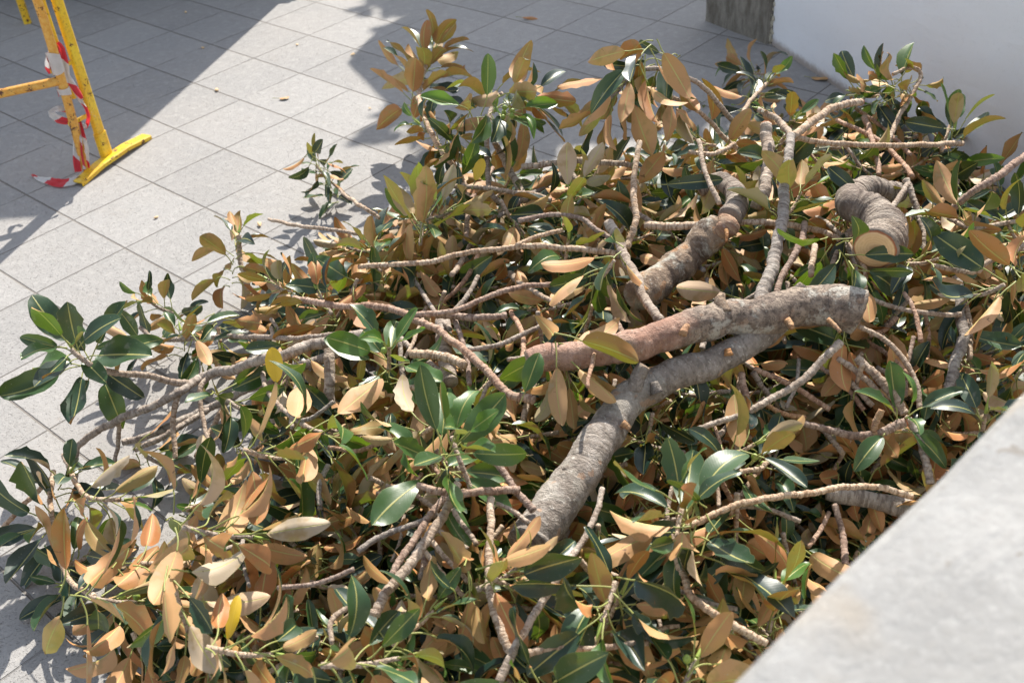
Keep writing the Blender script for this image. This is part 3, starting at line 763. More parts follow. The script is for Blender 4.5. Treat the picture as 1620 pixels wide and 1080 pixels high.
def add_unseen_parasol(x, y, h, rad):  # unseen canvas sunshade, added for its round shade on the paving
    apex = up(x, y, h); base_ = Vector((apex.x, apex.y, 0))
    t = empty('added_parasol', base_, 'added canvas sunshade, unseen beyond the top of the picture, throwing round shade on the paving', 'added_parasol')
    tube('pole', [base_, base_ + Z * 1.5, base_ + Z * (h + .25)], .022, MS, t)
    V = []; F_ = []; nr, na = 8, 48
    for i in range(nr + 1):
        for k in range(na):
            a = 2 * math.pi * k / na; q = i / nr; sag = .04 * abs(math.sin(a * 4)) * q
            V.append([apex.x + math.cos(a) * rad * q * (1 - sag), apex.y + math.sin(a) * rad * q * (1 - sag), h + .3 * (1 - q) - sag])
    F_ = [[i * na + k, i * na + (k + 1) % na, (i + 1) * na + (k + 1) % na, (i + 1) * na + k] for i in range(nr) for k in range(na)]
    o = mesh_np('canopy', V, F_, m_simple('canvas', (.60, .56, .48), .9, .2, 200, .2, .1), t); o.modifiers.new('thick', 'SOLIDIFY').thickness = .003
    for k in range(8):
        a = 2 * math.pi * k / 8; d = Vector((math.cos(a), math.sin(a), 0))
        tube('rib', [Vector((apex.x, apex.y, h + .27)), apex + d * rad * .5 + Z * .13, apex + d * rad * .97 - Z * .02], .006, MS, t, 6, .2)
    prism('foot', [(base_.x + .25 * math.cos(a * math.pi / 6), base_.y + .25 * math.sin(a * math.pi / 6)) for a in range(12)], .002, .06, MB, t)
add_unseen_parasol(800, 78, 2.6, .86)

shade_tree(up(900, 40, 3.3) * 1.0 - Z * 3.3 + Vector((.3, .6, 0)), blobs, 'leafy tree unseen beyond the top of the picture, crown placed to dapple the paving with shade', 3600)

#PILE
# ------------------------------------------------------------------ the heap of cut branches
def trace(pts, l0, l1):
    n = len(pts); out = []
    for i, q in enumerate(pts):
        lf = q[2] if len(q) > 2 else l0 + (l1 - l0) * i / max(1, n - 1)
        out.append(np.array(at(q[0], q[1], lf)))
    return out
COUNT = {}
def add_sticks(root, sticks):
    for i, s in enumerate(sticks):
        pts, w0, w1, l0, l1 = s[:5]; mat = s[5] if len(s) > 5 else 'twig'; o = s[6] if len(s) > 6 else {}
        P = trace(pts, l0, l1)
        r0 = px2m(Vector(P[0]), w0) / 2; r1 = px2m(Vector(P[-1]), w1) / 2
        nm = o.get('name', 'stem' if i == 0 else 'side_twig')
        ob, pp, rad, rings = stick(nm, P, r0 * .95, r1 * .95, mat, root, ns=o.get('ns', 9 if w0 < 15 else 16), nodes=o.get('nodes', .019 if w0 < 15 else .03), bump=o.get('bump', .19 if w0 < 15 else .08), lump=o.get('lump', .10), jit=.0015, slant=o.get('slant'))
        for e in o.get('cut', ''):
            if e == 'a': cut_face(rings[0], o['slant'] if 'slant' in o else pp[0] - pp[2], root, o.get('cm', 'cut'))
            if e == 'b': cut_face(rings[1], pp[-1] - pp[-3], root, o.get('cm', 'cut'))
TIPS = []
def add_sprigs(root, sprigs, seed):
    rs = random.Random(seed)
    for s in sprigs:
        x, y, deg, tilt, n, L, lift = s[:7]; o = dict(s[7]) if len(s) > 7 else {}
        L = L * float(np.interp(y, [0, 300, 600, 1080], [.95, .89, .84, .72])) * o.pop('big', 1); n = int(n * 1.25 + .5)
        o.setdefault('flip', .45 if tilt < 20 else .1)
        T = np.array(at(x, y, lift)); A = imgdir(x, y, deg, tilt)
        TIPS.append((x, y))
        stub = o.pop('stub', 0)
        if stub:
            q = T - A * stub; q[2] = max(.02, q[2]); md = (T + q) / 2 - UPZ * .01
            stick('twig', [q, md, T - A * .01], .0062, .0042, 'twig', root, ns=8, nodes=.012)
        sprig(root, T, A, n, L, rs=rs, **o)
def branch(label, sticks, sprigs=(), cat='cut branch', name='cut_branch', group=None):
    if sticks: loc = at(*sticks[0][0][0][:2], sticks[0][3])
    else: loc = at(sprigs[0][0], sprigs[0][1], sprigs[0][6])
    root = empty(name, loc, label, cat, group)
    sd_ = abs(hash_(label)) % 9973
    random.seed(sd_)
    add_sticks(root, sticks); add_sprigs(root, sprigs, sd_ + 1)
    return root
def hash_(s):
    h = 5381
    for c in s: h = (h * 33 + ord(c)) & 0xffffffff
    return h
DR = dict
# ---- thick logs
branch('long thick log across the heap, smooth red-brown left half, crusted grey right half', [
    ([(836, 572), (870, 566), (930, 556), (1000, 545), (1060, 528), (1105, 513), (1150, 500), (1205, 500), (1270, 488), (1320, 484), (1358, 494)], 40, 76, .21, .20, 'mainlog', DR(name='trunk', cut='ab', cm='dry_end', nodes=.10, bump=.02, lump=.085, ns=40)),
    ([(1310, 505), (1322, 515), (1329, 524)], 8, 6, .24, .25, 'torn', DR(name='splinter')),
    ([(1146, 496), (1140, 478), (1142, 466)], 24, 13, .235, .26, 'crust', DR(name='knot', cut='b', cm='dry_end')),
    ([(1268, 480), (1266, 462), (1272, 452)], 30, 20, .22, .24, 'crust', DR(name='knot')),
    ([(1080, 528), (1084, 520), (1088, 514)], 16, 9, .25, .255, 'torn', DR(name='branch_scar')),
    ([(1245, 506), (1250, 512), (1252, 518)], 13, 9, .235, .24, 'torn', DR(name='branch_scar'))], cat='log', name='log')
branch('long grey forked log curving from lower middle up beneath the red-brown log', [
    ([(838, 862), (880, 800), (920, 740), (960, 680), (1005, 625), (1060, 596), (1120, 574), (1165, 552), (1205, 530), (1235, 505)], 78, 40, .09, .17, 'log', DR(name='trunk', nodes=.085, bump=.02, lump=.075, ns=36)),
    ([(1000, 640), (1010, 610), (1019, 580)], 26, 24, .13, .20, 'log', DR(name='stub', cut='b', cm='dry_end')),
    ([(1040, 622), (1036, 612), (1034, 604)], 22, 13, .16, .175, 'log', DR(name='knot')),
    ([(905, 748), (898, 742), (893, 738)], 20, 12, .14, .15, 'log', DR(name='knot')),
    ([(1153, 562), (1152, 556), (1151, 551)], 15, 9, .18, .19, 'torn', DR(name='branch_scar')),
    ([(985, 668), (992, 674), (997, 678)], 14, 9, .16, .155, 'torn', DR(name='branch_scar')),
    ([(870, 830), (900, 860), (915, 930)], 50, 40, .04, -.08, 'log', DR(name='fork', nodes=.08, bump=.02))], cat='log', name='log')
branch('gnarled dead-grey log with an orange torn break, bent behind the red-brown log', [
    ([(1008, 470), (1045, 445), (1085, 410), (1115, 385), (1140, 358)], 58, 46, .10, .16, 'crust', DR(name='dead_wood', nodes=.09, bump=.04, lump=.3, ns=20)),
    ([(1128, 374, .165), (1146, 362, .185), (1152, 350, .19)], 20, 30, .17, .19, 'torn', DR(name='torn_break', lump=.55, nodes=.012, bump=.2, ns=20)), ([(1144, 350, .2), (1150, 368, .2), (1149, 383, .19)], 9, 4, .2, .19, 'torn', DR(name='splinter')),
    ([(1153, 345), (1166, 322), (1158, 298), (1135, 286), (1105, 300)], 40, 26, .18, .10, 'ringed', DR(name='ringed_limb', nodes=.016, bump=.07, ns=20)),
    ([(1138, 322), (1118, 280), (1105, 222)], 9, 7, .20, .26, 'twig', DR(name='bare_twig'))], cat='log', name='log')
lg = branch('stout ringed log sawn off, its round pale cut face turned towards the lower left', [
    ([(1384, 394, .225), (1402, 362, .215), (1382, 338, .21), (1347, 326, .20), (1350, 305, .17), (1385, 300, .14), (1420, 306, .06)], 74, 30, .17, .08, 'ringed', DR(name='trunk', nodes=.016, bump=.11, lump=.05, ns=28, cut='a', slant=imgdir(1382, 390, 250, 58))),
    ([(1395, 345), (1412, 328), (1435, 292)], 12, 8, .2, .2, 'twig', DR(name='stub'))], cat='log', name='log')
branch('pale grey thick branch end emerging from under the concrete parapet', [
    ([(1308, 778), (1360, 786), (1420, 800), (1480, 815)], 26, 34, .10, .12, 'grey', DR(nodes=.035, bump=.05))], name='bare_branch')

# ---- the large branch on the left with its leafy sprays
branch('large pale forked branch reaching left over paving, big green rosette at its tip', [
    ([(575, 532, .14), (545, 540, .15), (500, 547, .16), (433, 567, .20), (333, 593, .24), (283, 620, .25), (217, 653, .22), (150, 683, .18), (122, 712, .12), (118, 760, .04)], 22, 9, .1, .1, 'grey', DR(nodes=.022, bump=.09)),
    ([(523, 545), (521, 600), (523, 640)], 19, 17, .13, .02, 'grey'),
    ([(297, 606, .25), (233, 595, .32), (173, 588, .38), (140, 575, .42), (112, 552, .46)], 11, 8, .1, .1),
    ([(333, 593, .24), (317, 613, .23), (320, 660, .18), (333, 705, .14)], 9, 7, .1, .1),
    ([(283, 617, .24), (273, 660, .2), (277, 725, .12)], 10, 8, .1, .1),
    ([(413, 573), (420, 610), (440, 640), (483, 673), (512, 685)], 8, 7, .18, .14),
    ([(186, 668, .2), (188, 700, .1), (180, 740, .05)], 8, 6, .1, .1)],
    [(107, 548, 140, 58, 17, .155, .46, DR(big=1.1, wr=.54, flip=0, fresh=.10, droop=.15, wilt=.2, phase=.4)),
     (530, 690, -8, 8, 9, .17, .15, DR(fresh=.3, droop=.1, wilt=.3))])
branch('grey forked limb running low beneath the large pale branch towards the lower left', [
    ([(560, 545, .05), (480, 580, .07), (400, 612, .09), (333, 645, .12), (267, 675, .12), (193, 700, .1)], 18, 11, .05, .1, 'grey', DR(nodes=.024)),
    ([(330, 647, .12), (262, 690, .12), (213, 712, .1)], 11, 8, .1, .1, 'grey')], name='bare_branch')
branch('slender twig lying level above the large pale branch, dried leaf clusters at its left end', [
    ([(545, 527), (467, 535), (367, 532), (283, 538), (240, 533), (222, 518)], 9, 7, .12, .2)],
    [(226, 470, 150, 20, 13, .105, .22, DR(fresh=.05, wilt=.7, droop=.1, stub=.12)), (285, 520, 100, -25, 9, .13, .18, DR(wilt=.5)), (350, 545, -80, 10, 8, .12, .12, DR(wilt=.6, fresh=.3, stub=.06))])
branch('leafy twig lying at the left edge with dark green leaves spread over the paving', [
    ([(84, 745, .2), (80, 800, .18), (90, 860, .16), (110, 920, .16), (150, 943, .18)], 9, 8, .1, .1),
    ([(0, 842, .06), (40, 795, .12), (84, 752, .2)], 9, 7, .1, .1),
    ([(100, 720, .14), (122, 768, .22), (140, 787, .24), (190, 790, .25)], 8, 7, .1, .1)],
    [(112, 745, 60, 30, 9, .12, .22, DR(big=1.3, flip=0, fresh=.05, droop=.0, wilt=.3)),
     (66, 830, 190, 35, 7, .155, .16, DR(big=1.3, flip=0, fresh=.0, wilt=.2, spread=.9, droop=0, stub=.04)),
     (200, 790, 3, -12, 11, .15, .22, DR(fresh=.15, droop=.2, wilt=.4)),
     (235, 952, -5, -18, 14, .18, .16, DR(flip=.75, big=1.0, fresh=.1, droop=.15, wilt=.35, figs=5, stub=.14))])
branch('drooping twig above the left side, a dozen tan and dark leaves hanging from its top', [
    ([(393, 457), (381, 413), (378, 372)], 9, 8, .1, .26)], [(378, 366, 80, -20, 15, .13, .27, DR(droop=.7, wilt=.5))])
branch('small twig with tiny blue-green leaves reaching out over the bare paving above centre left', [
    ([(600, 345, .08), (570, 325, .10), (540, 303, .13), (500, 262, .18)], 6, 4, .1, .1)],
    [(496, 252, 120, 15, 15, .105, .2, DR(flip=.0, fresh=.15, wilt=.5, droop=.1)), (520, 290, -60, 10, 11, .10, .14, DR(flip=.0, fresh=.05, wilt=.4))])
branch('thin bare twig pointing left over the paving edge below the small blue-green sprig', [
    ([(425, 347, .12), (480, 358, .1), (570, 370, .06)], 5, 6, .1, .1)], name='bare_twig', cat='bare twig')

# ---- upper sprays
branch('tallest spray of rust-backed leaves standing up at the top of the heap', [
    ([(745, 320, .05), (728, 275, .12), (700, 240, .2), (672, 190, .3), (663, 150, .36), (668, 118, .4), (686, 84, .42)], 9, 6, .1, .1)],
    [(688, 78, 66, -34, 26, .15, .42, DR(flip=.98, big=1.15, wr=.47, fresh=.06, droop=.05, wilt=.2, gap=.010, spread=.95)), (662, 195, 140, 10, 10, .11, .3, DR(flip=.1, fresh=.05, wilt=.4)),
     (700, 245, 200, 20, 8, .115, .2, DR(fresh=.05, wilt=.4)), (715, 215, -20, 0, 6, .13, .24, DR(wilt=.4))])
branch('fig-bearing spray at the top with bright green leaves hanging over its right side', [
    ([(800, 330, .04), (775, 300, .1), (771, 210, .25), (780, 160, .32), (795, 148, .34)], 9, 7, .1, .1),
    ([(830, 318, .05), (812, 280, .1), (790, 240, .16), (782, 225, .2)], 13, 9, .1, .1, 'grey')],
    [(815, 175, 10, 35, 15, .155, .33, DR(flip=0, fresh=.35, droop=.45, wilt=.3, figs=6)), (870, 155, 0, -35, 15, .155, .3, DR(flip=.97, fresh=.05, droop=.45, wilt=.3, stub=.1)),
     (775, 150, 100, -30, 5, .16, .33, DR(wilt=.3))])
branch('arching twig whose tip hangs with rust and dark leaves over bare paving', [
    ([(1175, 212, .1), (1150, 180, .2), (1120, 143, .3), (1080, 118, .37), (1030, 108, .41), (1000, 118, .4), (975, 145, .36), (960, 165, .33)], 8, 7, .1, .1)],
    [(962, 168, 235, -15, 18, .155, .33, DR(flip=.97, big=1.08, fresh=.1, droop=.55, wilt=.3)), (1010, 112, 200, 20, 11, .14, .4, DR(fresh=.1, droop=1.0, wilt=.35))])
branch('second arching twig, bare, rising beside the hanging rust spray', [
    ([(1165, 235, .05), (1125, 195, .16), (1085, 163, .26), (1045, 150, .3)], 8, 6, .1, .1)], [(1042, 152, 215, 15, 7, .14, .3, DR(fresh=.1, droop=.8))])
branch('leafy twig lying before the stone pier with orange-brown and dark leaves', [
    ([(1172, 185, .08), (1190, 155, .1), (1213, 133, .12)], 7, 6, .1, .1)],
    [(1215, 125, 60, 20, 13, .13, .14, DR(flip=.12, fresh=.0, droop=.3, wilt=.5)), (1165, 105, 165, -8, 11, .14, .13, DR(fresh=.0, droop=.3, wilt=.5, stub=.16)), (1185, 150, -100, 10, 8, .13, .08, DR(fresh=.1, wilt=.4))])
branch('curved twig with dark green leaves leaning against the foot of the white wall', [
    ([(1400, 235, .05), (1423, 185, .12), (1447, 146, .18), (1456, 118, .22), (1441, 107, .24), (1412, 118, .22)], 8, 6, .1, .1)],
    [(1390, 125, 150, 10, 10, .15, .2, DR(flip=.12, fresh=.15, wilt=.4, droop=.1)), (1350, 145, 170, 20, 8, .14, .14, DR(flip=.12, fresh=.0, stub=.1)), (1450, 140, -20, 15, 6, .12, .16, DR(fresh=0, wilt=.5)), (1400, 165, -120, 30, 9, .11, .12, DR(fresh=.3, wilt=.5))])
branch('upright pair of pale-stalked leaves standing by the wall at upper right', [
    ([(1490, 240, .05), (1500, 205, .1), (1513, 180, .14)], 6, 5, .1, .1)], [(1510, 205, 82, -15, 7, .16, .12, DR(flip=.12, fresh=.1, wilt=.3, droop=-.2, spread=.6))])
branch('forked twig crowning the upper right, one fork running level to the right edge', [
    ([(1203, 482, .16), (1216, 435, .17), (1235, 360, .19), (1245, 280, .22), (1252, 215, .25)], 24, 14, .1, .1, 'grey', DR(nodes=.024, bump=.1)),
    ([(1252, 215, .25), (1235, 190, .26), (1200, 174, .27)], 12, 9, .1, .1),
    ([(1255, 215, .25), (1290, 190, .26), (1320, 170, .26), (1362, 162, .24)], 13, 11, .1, .1, 'twig', DR(cut='b')),
    ([(1262, 218, .23), (1320, 227, .2), (1420, 230, .17), (1522, 227, .12)], 9, 8, .1, .1)],
    [(1560, 225, 10, 10, 10, .15, .1, DR(flip=.12, fresh=.05, droop=.3, wilt=.4)), (1205, 172, 170, 0, 0 or 3, .05, .27, DR())])
branch('white-spotted grey stub standing left of the forked twig', [
    ([(1212, 197), (1213, 235), (1207, 300), (1195, 330)], 19, 20, .2, .05, 'grey', DR(cut='a', nodes=.03))], name='bare_branch')
branch('ridged branch coming in from the right edge below the wall', [
    ([(1625, 245, .22), (1570, 285, .16), (1520, 317, .1), (1490, 345, .05)], 12, 11, .1, .1, 'twig_red')], [(1600, 215, 20, 10, 8, .15, .1, DR(fresh=0, droop=.2, stub=.1))])
for pts, w0, w1, lab in [
    ([(1367, 185), (1383, 233), (1390, 277)], 9, 8, 'short upright twig crossing below the level fork near the white wall'),
    ([(1323, 190), (1380, 217), (1413, 240), (1443, 280)], 7, 9, 'brown twig slanting down right below the level fork near the white wall'),
    ([(1345, 165), (1400, 205), (1440, 245)], 6, 7, 'thin twig slanting down beside the dark leaves at the wall foot')]:
    branch(lab, [(pts, w0, w1, .08, .04, 'twig_red')], name='bare_twig', cat='bare twig')

# ---- bare twigs of the middle and lower heap: (points, width, width, lift, lift, bark, label)
BT = [
 ([(825, 264), (880, 258), (930, 255), (1000, 262)], 10, 9, .12, .1, 'twig', 'level twig behind the fig-bearing spray, where heap meets bare paving'),
 ([(684, 303), (720, 295), (760, 297), (830, 305), (872, 317)], 7, 8, .12, .1, 'twig', 'level twig passing just right of the big olive leaves, below the tallest spray'),
 ([(1012, 224), (1003, 290), (1005, 350), (992, 392)], 9, 11, .26, .14, 'twig', 'pale twig standing upright above the gnarled grey log'),
 ([(567, 422), (640, 418), (673, 415), (727, 402), (780, 395), (840, 390), (907, 393), (978, 402)], 8, 10, .15, .15, 'twig', 'long pale twig lying level across the upper middle of the heap'),
 ([(963, 352), (975, 375), (987, 400), (1007, 443), (1020, 477), (1047, 509)], 17, 15, .2, .14, 'twig', 'stout twig slanting down to the red-brown log, its top broken'),
 ([(465, 472), (540, 484), (607, 486), (650, 500), (690, 520), (740, 560), (780, 600), (807, 623), (845, 633)], 10, 14, .14, .12, 'twig_red', 'long reddish branch sweeping from the left down under the red-brown log'),
 ([(653, 498), (713, 493), (757, 477), (793, 463), (840, 452), (885, 450)], 9, 9, .14, .14, 'twig_red', 'curved reddish twig above the middle, rising to the right'),
 ([(690, 498), (757, 503), (802, 498)], 11, 11, .11, .11, 'twig_red', 'short stout reddish twig end lying under the curved reddish twig'),
 ([(740, 553), (790, 545), (840, 523), (872, 506)], 8, 8, .13, .14, 'twig', 'short pale twig rising right towards the hanging tan leaves'),
 ([(720, 507), (733, 547), (740, 577), (743, 608)], 9, 8, .09, .08, 'twig_red', 'short upright brown twig right of the green middle rosette'),
 ([(700, 508), (703, 547), (713, 605)], 25, 26, .06, .03, 'grey', 'thick grey branch piece standing deep behind the brown twig tangle'),
 ([(628, 613), (667, 608), (698, 592)], 9, 9, .13, .13, 'twig', 'small bare twig below the green middle rosette'),
 ([(1273, 352), (1260, 400), (1237, 440), (1225, 475)], 10, 11, .14, .12, 'twig_red', 'brown twig slanting beside the right of the forked twig'),
 ([(1330, 541), (1293, 577), (1253, 613), (1207, 640), (1160, 660), (1105, 678)], 14, 9, .18, .10, 'grey', 'grey forked stick pointing up to the right end of the crusted log'),
 ([(1355, 565), (1387, 593), (1413, 623), (1432, 655)], 14, 15, .14, .12, 'twig', 'stout pale ringed twig, rightmost of the parallel row under the crusted log end'),
 ([(1325, 567), (1370, 600), (1400, 633), (1422, 655)], 9, 10, .13, .11, 'twig', 'ringed twig, second from the right in the row under the crusted log end'),
 ([(1313, 585), (1347, 607), (1381, 642)], 9, 9, .11, .10, 'twig', 'ringed twig, third from the right in the row under the crusted log end'),
 ([(1295, 577), (1333, 607), (1367, 648)], 7, 8, .09, .08, 'twig_red', 'reddish twig, leftmost in the row under the crusted log end'),
 ([(1358, 516), (1397, 533), (1427, 563), (1450, 607), (1455, 645)], 8, 9, .15, .12, 'twig', 'curved brown twig arching down from the sawn end of the crusted log'),
 ([(1437, 662), (1457, 693), (1463, 720), (1472, 765)], 12, 13, .13, .1, 'grey', 'pale ridged stick running down to the parapet at right'),
 ([(1267, 668), (1313, 680), (1373, 687), (1432, 668)], 10, 15, .12, .15, 'twig_red', 'reddish branch with a cut end, level below the parallel twigs'),
 ([(1395, 648), (1382, 680), (1390, 722)], 11, 10, .17, .12, 'torn', 'light brown crooked twig standing on the reddish branch'),
 ([(1213, 640), (1240, 653), (1274, 661)], 8, 8, .10, .10, 'torn', 'short tan broken twig left of the crooked light brown twig'),
 ([(1173, 590), (1180, 637), (1184, 695)], 11, 12, .08, .06, 'twig_red', 'upright reddish twig just right of the grey forked log'),
 ([(1193, 583), (1247, 607), (1313, 648)], 9, 9, .08, .08, 'twig_red', 'long reddish twig lying behind the grey forked stick'),
 ([(1493, 637), (1510, 587), (1523, 537), (1517, 480), (1515, 440)], 19, 15, .06, .1, 'grey', 'grey branch standing behind brown leaves above the parapet'),
 ([(1377, 473), (1433, 490), (1480, 497), (1521, 497)], 7, 8, .12, .12, 'twig', 'level thin twig right of the crusted log end'),
 ([(1430, 463), (1447, 493), (1457, 540)], 7, 8, .13, .12, 'twig_red', 'short dark twig hanging right of the crusted log end'),
 ([(1473, 420), (1543, 432), (1560, 417), (1622, 388)], 8, 8, .15, .17, 'twig', 'pale twig reaching the right edge of the heap at mid height'),
 ([(1289, 388), (1283, 436)], 10, 9, .17, .18, 'twig', 'very short pale twig stub left of the round cut face'),
 ([(1020, 356), (1060, 358), (1100, 358), (1135, 357)], 13, 13, .15, .15, 'twig', 'level twig with an orange cut end, left of the torn orange break'),
 ([(1140, 356), (1200, 352), (1300, 365), (1330, 380)], 10, 9, .13, .1, 'twig', 'level twig right of the torn orange break'),
 ([(820, 350), (873, 339), (917, 347), (940, 362), (968, 378)], 8, 9, .15, .15, 'twig_red', 'short arched reddish twig above the long level pale twig'),
 ([(817, 388), (850, 374), (890, 364)], 7, 7, .16, .16, 'twig', 'short thin twig rising off the long level pale twig'),
 ([(953, 772), (943, 813), (917, 863), (880, 917), (840, 980), (813, 1020), (788, 1080)], 9, 14, .2, .15, 'grey', 'long straight grey stick slanting across the lower middle'),
 ([(777, 788), (775, 853), (773, 907), (777, 947), (790, 993), (808, 1032)], 12, 14, .15, .13, 'twig', 'pale ringed twig hanging straight down in the lower middle'),
 ([(724, 765), (700, 817), (660, 877), (620, 927), (593, 972)], 14, 17, .16, .16, 'twig', 'stout ringed branch slanting down left in the lower middle'),
 ([(708, 780), (665, 838), (620, 910)], 11, 12, .13, .11, 'twig_red', 'reddish branch lying along the upper side of the stout ringed branch'),
 ([(595, 972), (567, 960), (540, 967), (524, 985), (525, 1018)], 9, 8, .17, .2, 'twig', 'pale hooked twig curling at the bottom left of centre'),
 ([(660, 767), (707, 778), (767, 778), (822, 775)], 11, 13, .17, .15, 'twig_red', 'level reddish twig crossing the tops of the hanging ringed twigs'),
 ([(772, 718), (800, 750), (823, 783), (844, 808)], 11, 12, .15, .13, 'twig_red', 'reddish twig slanting down to the grey forked log'),
 ([(785, 796), (813, 810), (838, 828)], 7, 8, .13, .13, 'twig', 'small curved twig ending at the foot of the grey forked log'),
 ([(717, 805), (733, 830), (754, 862)], 8, 8, .11, .10, 'twig', 'topmost of four parallel twigs ribbed off the stout ringed branch'),
 ([(693, 838), (740, 868)], 8, 8, .10, .10, 'twig', 'second of four parallel twigs ribbed off the stout ringed branch'),
 ([(683, 855), (710, 887), (741, 921)], 8, 8, .10, .09, 'twig', 'third of four parallel twigs ribbed off the stout ringed branch'),
 ([(673, 872), (700, 910), (734, 944)], 8, 8, .10, .08, 'twig', 'lowest of four parallel twigs ribbed off the stout ringed branch'),
 ([(566, 871), (607, 847), (650, 830), (692, 812)], 10, 9, .12, .12, 'grey', 'grey twig joining the stout ringed branch from the left'),
 ([(828, 1034), (890, 1023), (940, 1025), (1026, 1016)], 12, 9, .15, .15, 'twig', 'level pale twig at the bottom, right of the long grey stick'),
 ([(1320, 798), (1333, 847), (1337, 895)], 10, 12, .08, .06, 'twig_red', 'dark upright twig in the hollow beside the parapet'),
 ([(1312, 810), (1297, 840), (1278, 865)], 8, 7, .06, .04, 'twig_red', 'short dark slanting twig in the hollow beside the parapet'),
 ([(1133, 722), (1137, 802)], 7, 6, .12, .12, 'twig', 'thin pale twig hanging right of the grey forked log'),
 ([(1147, 660), (1160, 690), (1170, 725)], 7, 7, .10, .08, 'twig', 'thin brown twig in the tangle right of the grey forked log'),
 ([(1128, 670), (1140, 705), (1147, 730)], 6, 6, .09, .08, 'twig_red', 'thinnest reddish twig in the tangle right of the grey forked log'),
 ([(520, 735), (508, 762), (506, 805)], 9, 8, .10, .08, 'grey', 'curved grey twig left of the lower middle, half hidden by leaves'),
 ([(300, 838), (285, 862), (262, 892)], 10, 10, .1, .06, 'grey', 'dark stick over the shaded paving at lower left'),
 ([(940, 560), (934, 585), (930, 612)], 7, 6, .20, .22, 'twig_red', 'tiny reddish stub standing in front of the red-brown log'),
 ([(650, 560), (700, 563), (735, 578)], 14, 15, .12, .12, 'twig', 'short twig with a frayed end right of the green middle rosette'),
 ([(970, 470), (975, 500), (985, 530)], 8, 9, .08, .07, 'twig_red', 'short twig slanting behind the left half of the red-brown log'),
 ([(605, 700), (560, 712), (520, 708)], 7, 7, .09, .09, 'twig_red', 'small reddish twig below the yellow leaf'),
 ([(1500, 345), (1540, 360), (1610, 350)], 7, 7, .12, .14, 'twig', 'thin twig at the right edge under the ridged branch'),
 ([(440, 930), (500, 925), (560, 900)], 8, 8, .10, .12, 'twig_red', 'reddish twig under rust leaves in the lower left'),
 ([(1090, 240), (1125, 245), (1162, 228)], 7, 7, .14, .14, 'twig', 'thin twig under the two arching twigs'),
]
random.seed(21)
for pts, w0, w1, l0, l1, bk, lab in BT:
    l0 += .025; l1 += .025; w0 *= 1.02; w1 *= 1.02
    branch(lab, [(pts, w0, w1, l0, l1, bk)] if 'cut end' not in lab else [(pts, w0, w1, l0, l1, bk, DR(cut='b'))], name='bare_twig', cat='bare twig')

EXTRA = []      # short bare offcuts in the tangle
ra = random.Random(3)
for cx, cy, sx, sy, nn_ in ((760, 520, 200, 110, 12), (1300, 620, 150, 80, 9), (690, 840, 130, 110, 8), (1000, 960, 130, 60, 4), (1380, 420, 170, 130, 10), (450, 620, 150, 70, 5), (820, 350, 220, 60, 7), (1150, 800, 90, 60, 4), (430, 900, 150, 80, 4), (1180, 440, 110, 60, 4)):
    for k in range(nn_):
        x = cx + ra.uniform(-1, 1) * sx; y = cy + ra.uniform(-1, 1) * sy; a = ra.uniform(0, math.pi); l_ = ra.uniform(45, 130)
        if y > 617 + (1620 - x) * (1080 - 617) / (1620 - 1152) - 20: continue
        bx = ra.uniform(-.25, .25) * l_
        EXTRA.append(([(x - math.cos(a) * l_ / 2, y + math.sin(a) * l_ / 2), (x + math.sin(a) * bx * .5, y + math.cos(a) * bx * .5), (x + math.cos(a) * l_ / 2, y - math.sin(a) * l_ / 2)], ra.uniform(6, 10), ra.uniform(6, 11), ra.uniform(.0, .12), ra.uniform(.0, .12), ra.choice(['twig', 'twig', 'twig_red', 'grey']), a, l_))

